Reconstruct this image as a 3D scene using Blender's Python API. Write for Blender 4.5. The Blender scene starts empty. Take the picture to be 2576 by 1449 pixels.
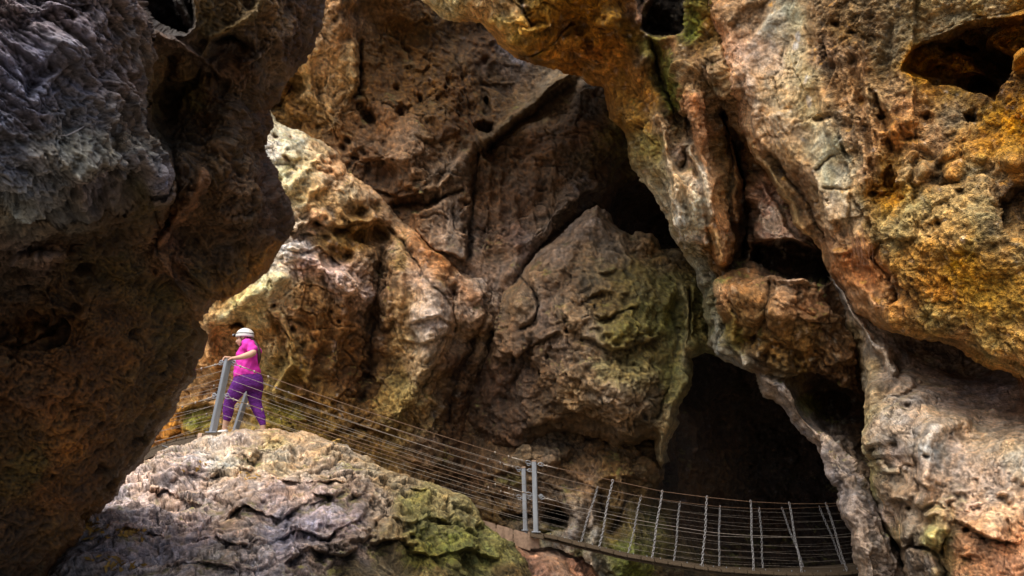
import bpy, bmesh, math, random
import numpy as np
from mathutils import Vector, Matrix

random.seed(7)
rng = np.random.RandomState(11)
scene = bpy.context.scene
C = scene.collection

# ------------------------------------------------------------------ camera
W, H = 2576.0, 1449.0            # plan units for sight lines
CX, CY, F = W / 2, H / 2, 1717.0
PITCH = math.radians(16)
CAM = Vector((0, 0, 3.0))
cp, sp = math.cos(PITCH), math.sin(PITCH)

def at(x, y, d):
    """point seen along sight line (x, y) at distance d along the view axis"""
    u = (x - CX) / F; v = (CY - y) / F
    return Vector((CAM.x + d * u, CAM.y + d * (cp - v * sp), CAM.z + d * (sp + v * cp)))

def atY(x, y, Y):
    """point on the same sight line at world depth Y (for upright things)"""
    u = (x - CX) / F; v = (CY - y) / F; d = (Y - CAM.y) / (cp - v * sp)
    return at(x, y, d)

def at_np(x, y, d):
    u = (x - CX) / F; v = (CY - y) / F
    return np.stack([CAM.x + d * u, CAM.y + d * (cp - v * sp), CAM.z + d * (sp + v * cp)], -1)

cam_d = bpy.data.cameras.new('camera')
cam = bpy.data.objects.new('camera', cam_d); C.objects.link(cam)
cam.location = CAM
cam.rotation_euler = (math.radians(90) + PITCH, 0, 0)
cam_d.sensor_width = 36; cam_d.lens = 24.0
cam_d.clip_start = 0.05; cam_d.clip_end = 500
scene.camera = cam

# ------------------------------------------------------------------ noise
_perm = rng.permutation(256).astype(np.int32)
_perm = np.concatenate([_perm, _perm])
_g = rng.normal(size=(256, 3)); _g /= np.linalg.norm(_g, axis=1)[:, None]
_g = _g.astype(np.float32)

def perlin(p, off=0.0):
    p = (p + off).astype(np.float32)
    i = np.floor(p).astype(np.int32); f = p - i
    i &= 255
    u = f * f * f * (f * (f * 6 - 15) + 10)
    out = 0
    for dx in (0, 1):
        wx = u[:, 0] if dx else 1 - u[:, 0]
        hx = _perm[(i[:, 0] + dx) & 255]
        for dy in (0, 1):
            wy = u[:, 1] if dy else 1 - u[:, 1]
            hy = _perm[hx + ((i[:, 1] + dy) & 255)]
            for dz in (0, 1):
                wz = u[:, 2] if dz else 1 - u[:, 2]
                g = _g[_perm[hy + ((i[:, 2] + dz) & 255)]]
                dot = g[:, 0] * (f[:, 0] - dx) + g[:, 1] * (f[:, 1] - dy) + g[:, 2] * (f[:, 2] - dz)
                out = out + wx * wy * wz * dot
    return out * 1.5

def fbm(p, octv=3, off=0.0, gain=0.5, lac=2.03):
    s = 0; a = 1.0
    for k in range(octv):
        s = s + a * perlin(p, off + 17.3 * k); p = p * lac; a *= gain
    return s

def ridged(p, octv=3, off=0.0, gain=0.5):
    s = 0; a = 1.0
    for k in range(octv):
        s = s + a * (0.5 - np.abs(perlin(p, off + 13.7 * k)) * 1.6); p = p * 2.07; a *= gain
    return s

def voronoi(p, off=0.0):
    """F1, F2 distances of jittered 3-D cells"""
    p = (p + off).astype(np.float32)
    i = np.floor(p).astype(np.int32); f = p - i
    f1 = np.full(len(p), 9.0, np.float32); f2 = f1.copy()
    for dx in (-1, 0, 1):
        for dy in (-1, 0, 1):
            for dz in (-1, 0, 1):
                h = _perm[_perm[_perm[(i[:, 0] + dx) & 255] + ((i[:, 1] + dy) & 255)] + ((i[:, 2] + dz) & 255)]
                j = _g[h] * 0.45 + 0.5
                r = (dx + j[:, 0] - f[:, 0]) ** 2 + (dy + j[:, 1] - f[:, 1]) ** 2 + (dz + j[:, 2] - f[:, 2]) ** 2
                lo = np.minimum(f1, r); f2 = np.minimum(f2, np.maximum(f1, r)); f1 = lo
    return np.sqrt(f1), np.sqrt(f2)

def facets(p, off=0.0):
    """tilted plane per jittered cell (broken, angular stone) and the distance to the cell border"""
    p = (p + off).astype(np.float32)
    i = np.floor(p).astype(np.int32); f = p - i
    f1 = np.full(len(p), 9.0, np.float32); f2 = f1.copy(); val = np.zeros(len(p), np.float32)
    for dx in (-1, 0, 1):
        for dy in (-1, 0, 1):
            for dz in (-1, 0, 1):
                h = _perm[_perm[_perm[(i[:, 0] + dx) & 255] + ((i[:, 1] + dy) & 255)] + ((i[:, 2] + dz) & 255)]
                j = _g[h] * 0.45 + 0.5; t = _g[(h + 91) & 255]
                v = np.stack([f[:, 0] - dx - j[:, 0], f[:, 1] - dy - j[:, 1], f[:, 2] - dz - j[:, 2]], -1)
                r = (v * v).sum(-1); near = r < f1
                f2 = np.where(near, f1, np.minimum(f2, r)); f1 = np.where(near, r, f1)
                val = np.where(near, (v * t).sum(-1) + 0.35 * t[:, 0], val)
    return val, np.sqrt(f2) - np.sqrt(f1)

def sstep(a, b, x):
    t = np.clip((x - a) / (b - a), 0, 1); return t * t * (3 - 2 * t)

def seg_dist(X, Y, a, b):
    """distance to a segment, signed side, and position along it"""
    dx, dy = b[0] - a[0], b[1] - a[1]
    L2 = dx * dx + dy * dy + 1e-9
    t = np.clip(((X - a[0]) * dx + (Y - a[1]) * dy) / L2, 0, 1)
    ex = X - (a[0] + t * dx); ey = Y - (a[1] + t * dy)
    return ex * ex + ey * ey, (dx * ey - dy * ex), t

def line_dist(X, Y, pts):
    best = np.full(X.shape, 1e12, np.float32); side = np.zeros(X.shape, np.float32); par = np.zeros(X.shape, np.float32)
    n = len(pts) - 1
    for k in range(n):
        d2, s, t = seg_dist(X, Y, pts[k], pts[k + 1])
        m = d2 < best
        best = np.where(m, d2, best); side = np.where(m, s, side); par = np.where(m, (k + t) / n, par)
    return np.sqrt(best), side, par

def poly_sd(X, Y, poly):
    """signed distance, positive inside"""
    best = np.full(X.shape, 1e12, np.float32); inside = np.zeros(X.shape, bool)
    n = len(poly)
    for k in range(n):
        a, b = poly[k], poly[(k + 1) % n]
        d2, _, _ = seg_dist(X, Y, a, b)
        best = np.minimum(best, d2)
        c = (a[1] > Y) != (b[1] > Y)
        if a[1] != b[1]:
            xi = (b[0] - a[0]) * (Y - a[1]) / (b[1] - a[1]) + a[0]
            inside ^= c & (X < xi)
    d = np.sqrt(best)
    return np.where(inside, d, -d)

def tps(ctrl, X, Y):
    P = np.array([(c[0] / 500, c[1] / 500) for c in ctrl], float); z = np.array([c[2] for c in ctrl], float)
    n = len(P)
    r2 = ((P[:, None] - P[None]) ** 2).sum(-1)
    K = 0.5 * r2 * np.log(r2 + 1e-9) + np.eye(n) * 0.004
    A = np.zeros((n + 3, n + 3)); A[:n, :n] = K; A[:n, n] = 1; A[:n, n + 1:] = P; A[n, :n] = 1; A[n + 1:, :n] = P.T
    w = np.linalg.solve(A, np.concatenate([z, [0, 0, 0]]))
    x = X / 500; y = Y / 500
    out = w[n] + w[n + 1] * x + w[n + 2] * y
    for k in range(n):
        r = (x - P[k, 0]) ** 2 + (y - P[k, 1]) ** 2
        out = out + w[k] * 0.5 * r * np.log(r + 1e-9)
    return np.clip(out, z.min() - 0.6, z.max() + 0.6)

def hexlin(h):
    h = h.lstrip('#'); c = np.array([int(h[k:k + 2], 16) for k in (0, 2, 4)]) / 255.0
    return np.where(c <= 0.04045, c / 12.92, ((c + 0.055) / 1.055) ** 2.4)

ALB_P, ALB_K = 0.76, 1.22
def apparent_albedo(h):  # light and shade of the apparent colour stay partly in the base colour
    c = hexlin(h) ** ALB_P * ALB_K
    g = c @ np.array([0.25, 0.6, 0.15])
    return np.clip((g + (c - g) * 1.10) * np.array([1.06, 0.975, 0.92]), 0.004, 0.72)

def tag(o, label=None, cat=None, group=None, kind=None):
    if label: o['label'] = label
    if cat: o['category'] = cat
    if group: o['group'] = group
    if kind: o['kind'] = kind
    return o

def noise2(X, Y, s, off):
    p = np.stack([X / s, Y / s, np.full(X.shape, off)], -1)
    return perlin(p)

class Rock:
    """a rock mass: outline, relief and apparent stone colour (light and shade included) laid out from survey points, then roughened in 3-D"""
    def __init__(s, name, outline, depth, colours, step=2.7, rim=0.9, R=70, warp=1.0, back=2.5):
        s.name = name; s.step = step
        xs = [p[0] for p in outline]; ys = [p[1] for p in outline]
        x0, x1 = max(min(xs) - 12, -260), min(max(xs) + 12, W + 340)
        y0, y1 = max(min(ys) - 12, -70), min(max(ys) + 12, H + 110)
        nx = int((x1 - x0) / step) + 1; ny = int((y1 - y0) / step) + 1
        gx, gy = np.meshgrid(np.linspace(x0, x1, nx), np.linspace(y0, y1, ny))
        s.nx, s.ny = nx, ny
        X = gx.ravel().astype(np.float32); Y = gy.ravel().astype(np.float32)
        s.X, s.Y = X, Y
        # warped coordinates make every drawn line irregular
        w = warp
        s.WX = X + w * (9 * noise2(X, Y, 70, 3.1) + 4.5 * noise2(X, Y, 22, 8.7) + 2.5 * noise2(X, Y, 9, 2.2))
        s.WY = Y + w * (9 * noise2(X, Y, 70, 31.1) + 4.5 * noise2(X, Y, 22, 48.7) + 2.5 * noise2(X, Y, 9, 12.2))
        s.sd = poly_sd(s.WX, s.WY, outline)
        s.d = tps(depth, X + 5 * noise2(X, Y, 70, 3.1), Y + 5 * noise2(X, Y, 70, 31.1)).astype(np.float32)
        e = np.clip(s.sd / R, 0, 1)
        s.d += rim * (1 - np.sqrt(np.clip(1 - (1 - e) ** 2, 0, 1)))
        s.back = back
        s.mask = None
        s.col = s._colour(colours)
    def _colour(s, cols):
        X = s.WX + 14 * noise2(s.X, s.Y, 55, 77.0) + 8 * noise2(s.X, s.Y, 18, 71.0)
        Y = s.WY + 14 * noise2(s.X, s.Y, 55, 97.0) + 8 * noise2(s.X, s.Y, 18, 91.0)
        num = np.zeros((len(X), 3), np.float32); den = np.zeros(len(X), np.float32)
        for c in cols:
            w = 1 / ((X - c[0]) ** 2 + (Y - c[1]) ** 2 + 300) ** 2 * 1e8
            num += w[:, None] * np.log(apparent_albedo(c[2]))[None]; den += w
        return np.exp(num / den[:, None])
    # --- relief tools, amp in metres towards the viewer side
    def ridge(s, pts, w, amp, col=None, ca=0.8):
        d, _, t = line_dist(s.WX, s.WY, pts)
        k = np.exp(-(d / w) ** 2)
        s.d -= amp * k
        if col: s.tint(k * ca, col)
    def groove(s, pts, w, amp, col=None, ca=0.8):
        d, _, t = line_dist(s.WX, s.WY, pts)
        k = np.exp(-(d / w))
        s.d += amp * k
        if col: s.tint(k * ca, col)
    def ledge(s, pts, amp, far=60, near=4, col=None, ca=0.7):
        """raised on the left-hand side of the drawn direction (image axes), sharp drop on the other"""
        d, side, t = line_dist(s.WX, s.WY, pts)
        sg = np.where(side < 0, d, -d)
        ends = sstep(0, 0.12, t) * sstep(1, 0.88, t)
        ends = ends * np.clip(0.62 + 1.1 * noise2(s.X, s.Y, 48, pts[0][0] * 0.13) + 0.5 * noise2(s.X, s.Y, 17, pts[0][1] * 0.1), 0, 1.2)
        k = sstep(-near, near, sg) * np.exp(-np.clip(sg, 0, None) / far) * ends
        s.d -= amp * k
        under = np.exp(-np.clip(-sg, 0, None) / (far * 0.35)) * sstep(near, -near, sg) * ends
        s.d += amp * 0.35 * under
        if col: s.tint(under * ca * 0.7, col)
    def plate(s, poly, amp, edge=8, col=None, ca=0.8):
        sd = poly_sd(s.WX, s.WY, poly)
        k = sstep(-edge, edge, sd)
        s.d -= amp * k
        if col: s.tint(k * ca, col)
    def blob(s, x, y, rx, ry, amp, rot=0, col=None, ca=0.8, p=2):
        c, q = math.cos(math.radians(rot)), math.sin(math.radians(rot))
        u = (s.WX - x) * c + (s.WY - y) * q; v = -(s.WX - x) * q + (s.WY - y) * c
        k = np.exp(-((u / rx) ** 2 + (v / ry) ** 2) ** (p / 2))
        s.d -= amp * k
        if col: s.tint(k * ca, col)
    def tint(s, k, col):
        k = np.clip(k, 0, 1)[:, None]
        s.col = s.col * (1 - k) + apparent_albedo(col)[None] * k
    def patch(s, x, y, rx, ry, col, ca=0.8, rot=0, brk=0.5):
        c, q = math.cos(math.radians(rot)), math.sin(math.radians(rot))
        u = (s.WX - x) * c + (s.WY - y) * q; v = -(s.WX - x) * q + (s.WY - y) * c
        n = noise2(s.X, s.Y, 26, x * 0.37 + y * 0.11) + 0.5 * noise2(s.X, s.Y, 11, x * 0.17) + 0.3 * noise2(s.X, s.Y, 5, x * 0.27)
        k = sstep(0.25, 0.75, np.exp(-((u / rx) ** 2 + (v / ry) ** 2)) + brk * n)
        s.tint(k * ca, col)
    # --- 3-D roughness and mesh
    def finish(s, mat, disp, label, cat, kind='structure', obj_name=None, post_col=None):
        nx, ny = s.nx, s.ny
        sd = s.sd.reshape(ny, nx)
        gyd, gxd = np.gradient(sd, s.step)
        gl = np.sqrt(gxd ** 2 + gyd ** 2) + 1e-6
        inside = sd > 0
        q = inside[:-1, :-1] | inside[1:, :-1] | inside[:-1, 1:] | inside[1:, 1:]
        mv = np.clip(-sd, 0, 3 * s.step) / gl / gl
        X = s.X.reshape(ny, nx) + np.where(inside, 0, mv * gxd)
        Y = s.Y.reshape(ny, nx) + np.where(inside, 0, mv * gyd)
        D = s.d.reshape(ny, nx)
        P = at_np(X, Y, D)
        Pu = np.gradient(P, axis=1); Pv = np.gradient(P, axis=0)
        N = np.cross(Pv, Pu); N /= np.linalg.norm(N, axis=2)[..., None] + 1e-9
        V = P - np.array(CAM)[None, None]
        fl = (N * V).sum(-1) > 0
        N[fl] *= -1
        # direction of displacement: broad form only, leaning to the open side
        R0 = V / (np.linalg.norm(V, axis=2)[..., None] + 1e-9)
        def box(A, r):
            for ax in (0, 1):
                c = np.cumsum(np.concatenate([np.repeat(A.take([0], ax), r + 1, ax), A, np.repeat(A.take([-1], ax), r, ax)], ax), ax)
                n_ = A.shape[ax]
                A = (c.take(range(2 * r + 1, 2 * r + 1 + n_), ax) - c.take(range(0, n_), ax)) / (2 * r + 1)
            return A
        N = box(box(N, 6), 6)
        N = N - 0.6 * R0
        N /= np.linalg.norm(N, axis=2)[..., None] + 1e-9
        Pf = P.reshape(-1, 3).astype(np.float32)
        used = np.zeros((ny, nx), bool)
        used[:-1, :-1] |= q; used[1:, :-1] |= q; used[:-1, 1:] |= q; used[1:, 1:] |= q
        ui = np.nonzero(used.ravel())[0]
        spc = np.maximum(np.linalg.norm(np.gradient(P, axis=0), axis=2), np.linalg.norm(np.gradient(P, axis=1), axis=2))
        s.spc = box(box(spc[..., None], 3), 3)[..., 0].ravel().astype(np.float32)
        h, cm = disp(s, Pf[ui], ui)
        h = h * (0.4 + 0.6 * sstep(0, 22, s.sd[ui]))
        Pn = Pf.copy()
        Pn[ui] += (N.reshape(-1, 3)[ui] * h[:, None]).astype(np.float32)
        s.P = Pn.reshape(ny, nx, 3); s.used = used
        col = s.col.copy()
        if cm is not None: col[ui] = col[ui] * cm
        if post_col is not None:
            Q = s.P
            n2 = np.cross(np.gradient(Q, axis=0), np.gradient(Q, axis=1)); n2 /= np.linalg.norm(n2, axis=2)[..., None] + 1e-9
            n2[(n2 * V).sum(-1) > 0] *= -1
            col = post_col(s, col, n2.reshape(-1, 3), Pn)
        remap = np.full(nx * ny, -1, np.int64); remap[ui] = np.arange(len(ui))
        idx = np.arange(nx * ny).reshape(ny, nx)
        quads = np.stack([idx[:-1, :-1][q], idx[1:, :-1][q], idx[1:, 1:][q], idx[:-1, 1:][q]], -1)
        F4 = remap[quads]
        verts = Pn[ui]; cols = col[ui]
        # skirt: the rock turns back behind its silhouette
        e = np.concatenate([F4[:, [0, 1]], F4[:, [1, 2]], F4[:, [2, 3]], F4[:, [3, 0]]])
        key = np.sort(e, 1); kk = key[:, 0] * 10000000 + key[:, 1]
        un, inv, cnt = np.unique(kk, return_inverse=True, return_counts=True)
        be = e[cnt[inv] == 1]
        bv = np.unique(be)
        bmap = np.full(len(ui), -1, np.int64); bmap[bv] = np.arange(len(bv))
        gi = ui[bv]
        gx1 = (gxd / gl).ravel()[gi]; gy1 = (gyd / gl).ravel()[gi]
        bx = X.ravel()[gi]; by = Y.ravel()[gi]
        base = verts[bv]; camv = np.array(CAM, np.float32)
        rays = base - camv; dep = np.linalg.norm(rays, axis=1)[:, None]; rays /= dep
        off = at_np(bx + gx1 * 10, by + gy1 * 10, D.ravel()[gi]) - at_np(bx, by, D.ravel()[gi])
        prev = bv; allv = [verts]; allc = [cols]; faces = [F4]; nbase = len(verts)
        for k, (bk, inn) in enumerate(((0.12, 0.3), (0.5, 1.3), (s.back, 3.5))):
            jig = 0.06 * bk * perlin(base * 2.5, k * 7.0)[:, None]
            nv = base + rays * (bk + jig) + off * inn
            allv.append(nv.astype(np.float32)); allc.append(cols[bv])
            new = np.arange(len(bv)) + nbase; nbase += len(bv)
            pmap = np.full(len(ui), -1, np.int64); pmap[bv] = (prev if k == 0 else prevn)
            faces.append(np.stack([pmap[be[:, 1]], pmap[be[:, 0]], new[bmap[be[:, 0]]], new[bmap[be[:, 1]]]], -1))
            prevn = new
        verts = np.concatenate(allv); cols = np.concatenate(allc); Fq = np.concatenate(faces)
        me = bpy.data.meshes.new(obj_name or s.name)
        me.vertices.add(len(verts)); me.vertices.foreach_set('co', verts.astype(np.float32).ravel())
        me.loops.add(len(Fq) * 4); me.loops.foreach_set('vertex_index', Fq.astype(np.int32).ravel())
        me.polygons.add(len(Fq)); me.polygons.foreach_set('loop_start', (np.arange(len(Fq)) * 4).astype(np.int32))
        me.update(calc_edges=True)
        me.polygons.foreach_set('use_smooth', np.ones(len(Fq), bool))
        ca = me.color_attributes.new('stone', 'FLOAT_COLOR', 'POINT')
        rgba = np.ones((len(verts), 4), np.float32)
        if s.mask is not None: rgba[:len(ui), 3] = s.mask[ui]
        rgba[:, :3] = np.clip(cols, 0.002, 0.85)
        ca.data.foreach_set('color', rgba.ravel())
        me.materials.append(mat)
        o = bpy.data.objects.new(obj_name or s.name, me); C.objects.link(o)
        tag(o, label, cat, None, kind)
        s.obj = o
        return o
    def lod(s, ui, f):
        return sstep(0.75, 0.28, f * s.spc[ui])
    def surf(s, x, y):
        i = int(round((y - s.Y[0]) / ((s.Y[-1] - s.Y[0]) / (s.ny - 1)))); j = int(round((x - s.X[0]) / ((s.X[-1] - s.X[0]) / (s.nx - 1))))
        i = max(1, min(s.ny - 2, i)); j = max(1, min(s.nx - 2, j))
        p = s.P[i, j]; n = np.cross(s.P[i + 1, j] - s.P[i - 1, j], s.P[i, j + 1] - s.P[i, j - 1])
        n = Vector(n).normalized()
        if n.dot(Vector(p) - CAM) > 0: n = -n
        return Vector(p), n

# ------------------------------------------------------------------ materials
def new_mat(name):
    m = bpy.data.materials.new(name); m.use_nodes = True
    nt = m.node_tree; nt.nodes.clear()
    out = nt.nodes.new('ShaderNodeOutputMaterial'); b = nt.nodes.new('ShaderNodeBsdfPrincipled')
    nt.links.new(b.outputs[0], out.inputs[0])
    return m, nt, b

def rock_mat(name, bump=1.0, fine=28.0, rough=(0.62, 0.95), speck=0.0, point=1.0, wet=0.0, stretch=(1, 1, 1), rot=(0, 0, 0), crust=0.0, streak=(0.8, 1.18)):
    m, nt, b = new_mat(name)
    N = nt.nodes.new; L = nt.links.new
    tc = N('ShaderNodeTexCoord'); mp = N('ShaderNodeMapping'); L(tc.outputs['Object'], mp.inputs[0])
    mp.inputs['Scale'].default_value = stretch; mp.inputs['Rotation'].default_value = rot
    at_ = N('ShaderNodeAttribute'); at_.attribute_name = 'stone'
    def noise(scale, det, rgh, dist=0.0):
        n = N('ShaderNodeTexNoise'); n.inputs['Scale'].default_value = scale; n.inputs['Detail'].default_value = det
        n.inputs['Roughness'].default_value = rgh; n.inputs['Distortion'].default_value = dist
        L(mp.outputs[0], n.inputs['Vector']); return n
    def ramp(src, p0, v0, p1, v1):
        r = N('ShaderNodeMapRange'); r.inputs['From Min'].default_value = p0; r.inputs['From Max'].default_value = p1
        r.inputs['To Min'].default_value = v0; r.inputs['To Max'].default_value = v1
        L(src, r.inputs['Value']); return r.outputs[0]
    def mul(a, c):
        x = N('ShaderNodeMath'); x.operation = 'MULTIPLY'
        for k, v in ((0, a), (1, c)):
            if isinstance(v, (int, float)): x.inputs[k].default_value = v
            else: L(v, x.inputs[k])
        return x.outputs[0]
    n1 = noise(2.2, 6, 0.6, 0.6); n2 = noise(fine * 0.55, 8, 0.68, 0.3); n3 = noise(fine * 1.6, 6, 0.75)
    f = mul(ramp(n1.outputs[0], 0.3, 0.66, 0.7, 1.35), ramp(n2.outputs[0], 0.3, 0.55, 0.7, 1.5))
    f = mul(f, ramp(n3.outputs[0], 0.32, 0.62, 0.68, 1.42))
    ms = N('ShaderNodeMapping'); L(tc.outputs['Object'], ms.inputs[0]); ms.inputs['Scale'].default_value = (1, 1, 0.13)
    nst = N('ShaderNodeTexNoise'); nst.inputs['Scale'].default_value = 6.0; nst.inputs['Detail'].default_value = 5; nst.inputs['Distortion'].default_value = 0.4; L(ms.outputs[0], nst.inputs['Vector'])
    f = mul(f, ramp(nst.outputs[0], 0.38, streak[0], 0.62, streak[1]))
    geo = N('ShaderNodeNewGeometry')
    f = mul(f, ramp(geo.outputs['Pointiness'], 0.5 - 0.06, 1 - 0.5 * point, 0.5 + 0.05, 1 + 0.35 * point))
    vm = N('ShaderNodeVectorMath'); vm.operation = 'SCALE'; L(at_.outputs['Color'], vm.inputs[0]); L(f, vm.inputs['Scale'])
    colour = vm.outputs[0]
    # slight hue drift: rusty / cool grey minerals
    mx = N('ShaderNodeMix'); mx.data_type = 'RGBA'; mx.blend_type = 'MULTIPLY'
    n4 = noise(5.0, 5, 0.65, 1.0)
    cr = N('ShaderNodeValToRGB'); L(n4.outputs[0], cr.inputs[0])
    cr.color_ramp.elements[0].position = 0.36; cr.color_ramp.elements[0].color = (0.92, 0.97, 1.03, 1)
    cr.color_ramp.elements[1].position = 0.64; cr.color_ramp.elements[1].color = (1.14, 0.99, 0.82, 1)
    mx.inputs[0].default_value = 1.0
    L(colour, mx.inputs[6]); L(cr.outputs[0], mx.inputs[7]); colour = mx.outputs[2]
    if speck > 0:
        vo = N('ShaderNodeTexVoronoi'); vo.inputs['Scale'].default_value = fine * 1.1; L(mp.outputs[0], vo.inputs['Vector'])
        n5 = noise(3.2, 3, 0.6)
        k = mul(ramp(vo.outputs['Distance'], 0.26, 1.0, 0.12, 0.0) if False else ramp(vo.outputs['Distance'], 0.12, 1.0, 0.26, 0.0), ramp(n5.outputs[0], 0.45, 0.0, 0.62, 1.0))
        m2 = N('ShaderNodeMix'); m2.data_type = 'RGBA'; L(mul(k, speck), m2.inputs[0]); L(colour, m2.inputs[6]); m2.inputs[7].default_value = (0.42, 0.34, 0.25, 1)
        colour = m2.outputs[2]
    L(colour, b.inputs['Base Color'])
    r = ramp(n2.outputs[0], 0.35, rough[0], 0.65, rough[1]); L(r, b.inputs['Roughness'])
    b.inputs['Specular IOR Level'].default_value = 0.35 + wet
    # bump: coarse crumble + fine grain + hairline cracks
    vc = N('ShaderNodeTexVoronoi'); vc.feature = 'DISTANCE_TO_EDGE'; vc.inputs['Scale'].default_value = 3.4
    wv = N('ShaderNodeVectorMath'); wv.operation = 'ADD'
    nn = noise(4.0, 4, 0.6); sc_ = N('ShaderNodeVectorMath'); sc_.operation = 'SCALE'; L(nn.outputs['Color'], sc_.inputs[0]); sc_.inputs['Scale'].default_value = 0.9
    L(mp.outputs[0], wv.inputs[0]); L(sc_.outputs[0], wv.inputs[1]); L(wv.outputs[0], vc.inputs['Vector'])
    crack = mul(ramp(vc.outputs['Distance'], 0.0, -1.0, 0.035, 0.0), ramp(n1.outputs[0], 0.5, 0.0, 0.6, 1.0))
    vq = N('ShaderNodeTexVoronoi'); vq.feature = 'DISTANCE_TO_EDGE'; vq.inputs['Scale'].default_value = 1.7; L(wv.outputs[0], vq.inputs['Vector'])
    dark = mul(ramp(vq.outputs['Distance'], 0.0, 0.28, 0.014, 1.0), 1.0)
    dk2 = ramp(vc.outputs['Distance'], 0.0, 0.45, 0.02, 1.0)
    md = N('ShaderNodeMix'); md.data_type = 'RGBA'; md.blend_type = 'MULTIPLY'; L(ramp(n1.outputs[0], 0.48, 0.0, 0.56, 1.0), md.inputs[0]); L(colour, md.inputs[6])
    cmb = N('ShaderNodeCombineColor'); dd = mul(dark, dk2)
    for k in range(3): L(dd, cmb.inputs[k])
    L(cmb.outputs[0], md.inputs[7]); L(md.outputs[2], b.inputs['Base Color'])
    b1 = N('ShaderNodeBump'); L(ramp(at_.outputs['Alpha'], 0, 0.45, 1, 1.0), b1.inputs['Strength']); b1.inputs['Distance'].default_value = 0.055 * bump
    L(n2.outputs[0], b1.inputs['Height'])
    b2 = N('ShaderNodeBump'); b2.inputs['Strength'].default_value = 0.8; b2.inputs['Distance'].default_value = 0.012 * bump
    L(n3.outputs[0], b2.inputs['Height']); L(b1.outputs[0], b2.inputs['Normal'])
    b3 = N('ShaderNodeBump'); b3.inputs['Strength'].default_value = 0.9; b3.inputs['Distance'].default_value = 0.03
    L(crack, b3.inputs['Height']); L(b2.outputs[0], b3.inputs['Normal'])
    last = b3
    if crust > 0:
        v2 = N('ShaderNodeTexVoronoi'); v2.inputs['Scale'].default_value = 17.0; L(wv.outputs[0], v2.inputs['Vector'])
        b4 = N('ShaderNodeBump'); b4.invert = True; L(at_.outputs['Alpha'], b4.inputs['Strength']); b4.inputs['Distance'].default_value = 0.05 * crust
        L(v2.outputs['Distance'], b4.inputs['Height']); L(last.outputs[0], b4.inputs['Normal']); last = b4
    L(last.outputs[0], b.inputs['Normal'])
    return m

def plain(name, col, rough=0.6, metal=0.0, var=0.25, scale=30.0, bump=0.0, spec=0.5, stretch=(1, 1, 1)):
    m, nt, b = new_mat(name); N = nt.nodes.new; L = nt.links.new
    tc = N('ShaderNodeTexCoord'); mp = N('ShaderNodeMapping'); L(tc.outputs['Object'], mp.inputs[0]); mp.inputs['Scale'].default_value = stretch
    n = N('ShaderNodeTexNoise'); n.inputs['Scale'].default_value = scale; n.inputs['Detail'].default_value = 5; L(mp.outputs[0], n.inputs['Vector'])
    r = N('ShaderNodeMapRange'); r.inputs['From Min'].default_value = 0.3; r.inputs['From Max'].default_value = 0.7
    r.inputs['To Min'].default_value = 1 - var; r.inputs['To Max'].default_value = 1 + var; L(n.outputs[0], r.inputs[0])
    v = N('ShaderNodeVectorMath'); v.operation = 'SCALE'; v.inputs[0].default_value = col; L(r.outputs[0], v.inputs['Scale'])
    L(v.outputs[0], b.inputs['Base Color']); b.inputs['Roughness'].default_value = rough; b.inputs['Metallic'].default_value = metal
    b.inputs['Specular IOR Level'].default_value = spec
    if bump:
        bp = N('ShaderNodeBump'); bp.inputs['Distance'].default_value = bump; L(n.outputs[0], bp.inputs['Height']); L(bp.outputs[0], b.inputs['Normal'])
    return m
# ------------------------------------------------------------------ roughness recipes (world metres)
def warpv(P, s, a, off=0.0):
    return P + a * np.stack([perlin(P * s, off), perlin(P * s, off + 40), perlin(P * s, off + 80)], -1)

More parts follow.
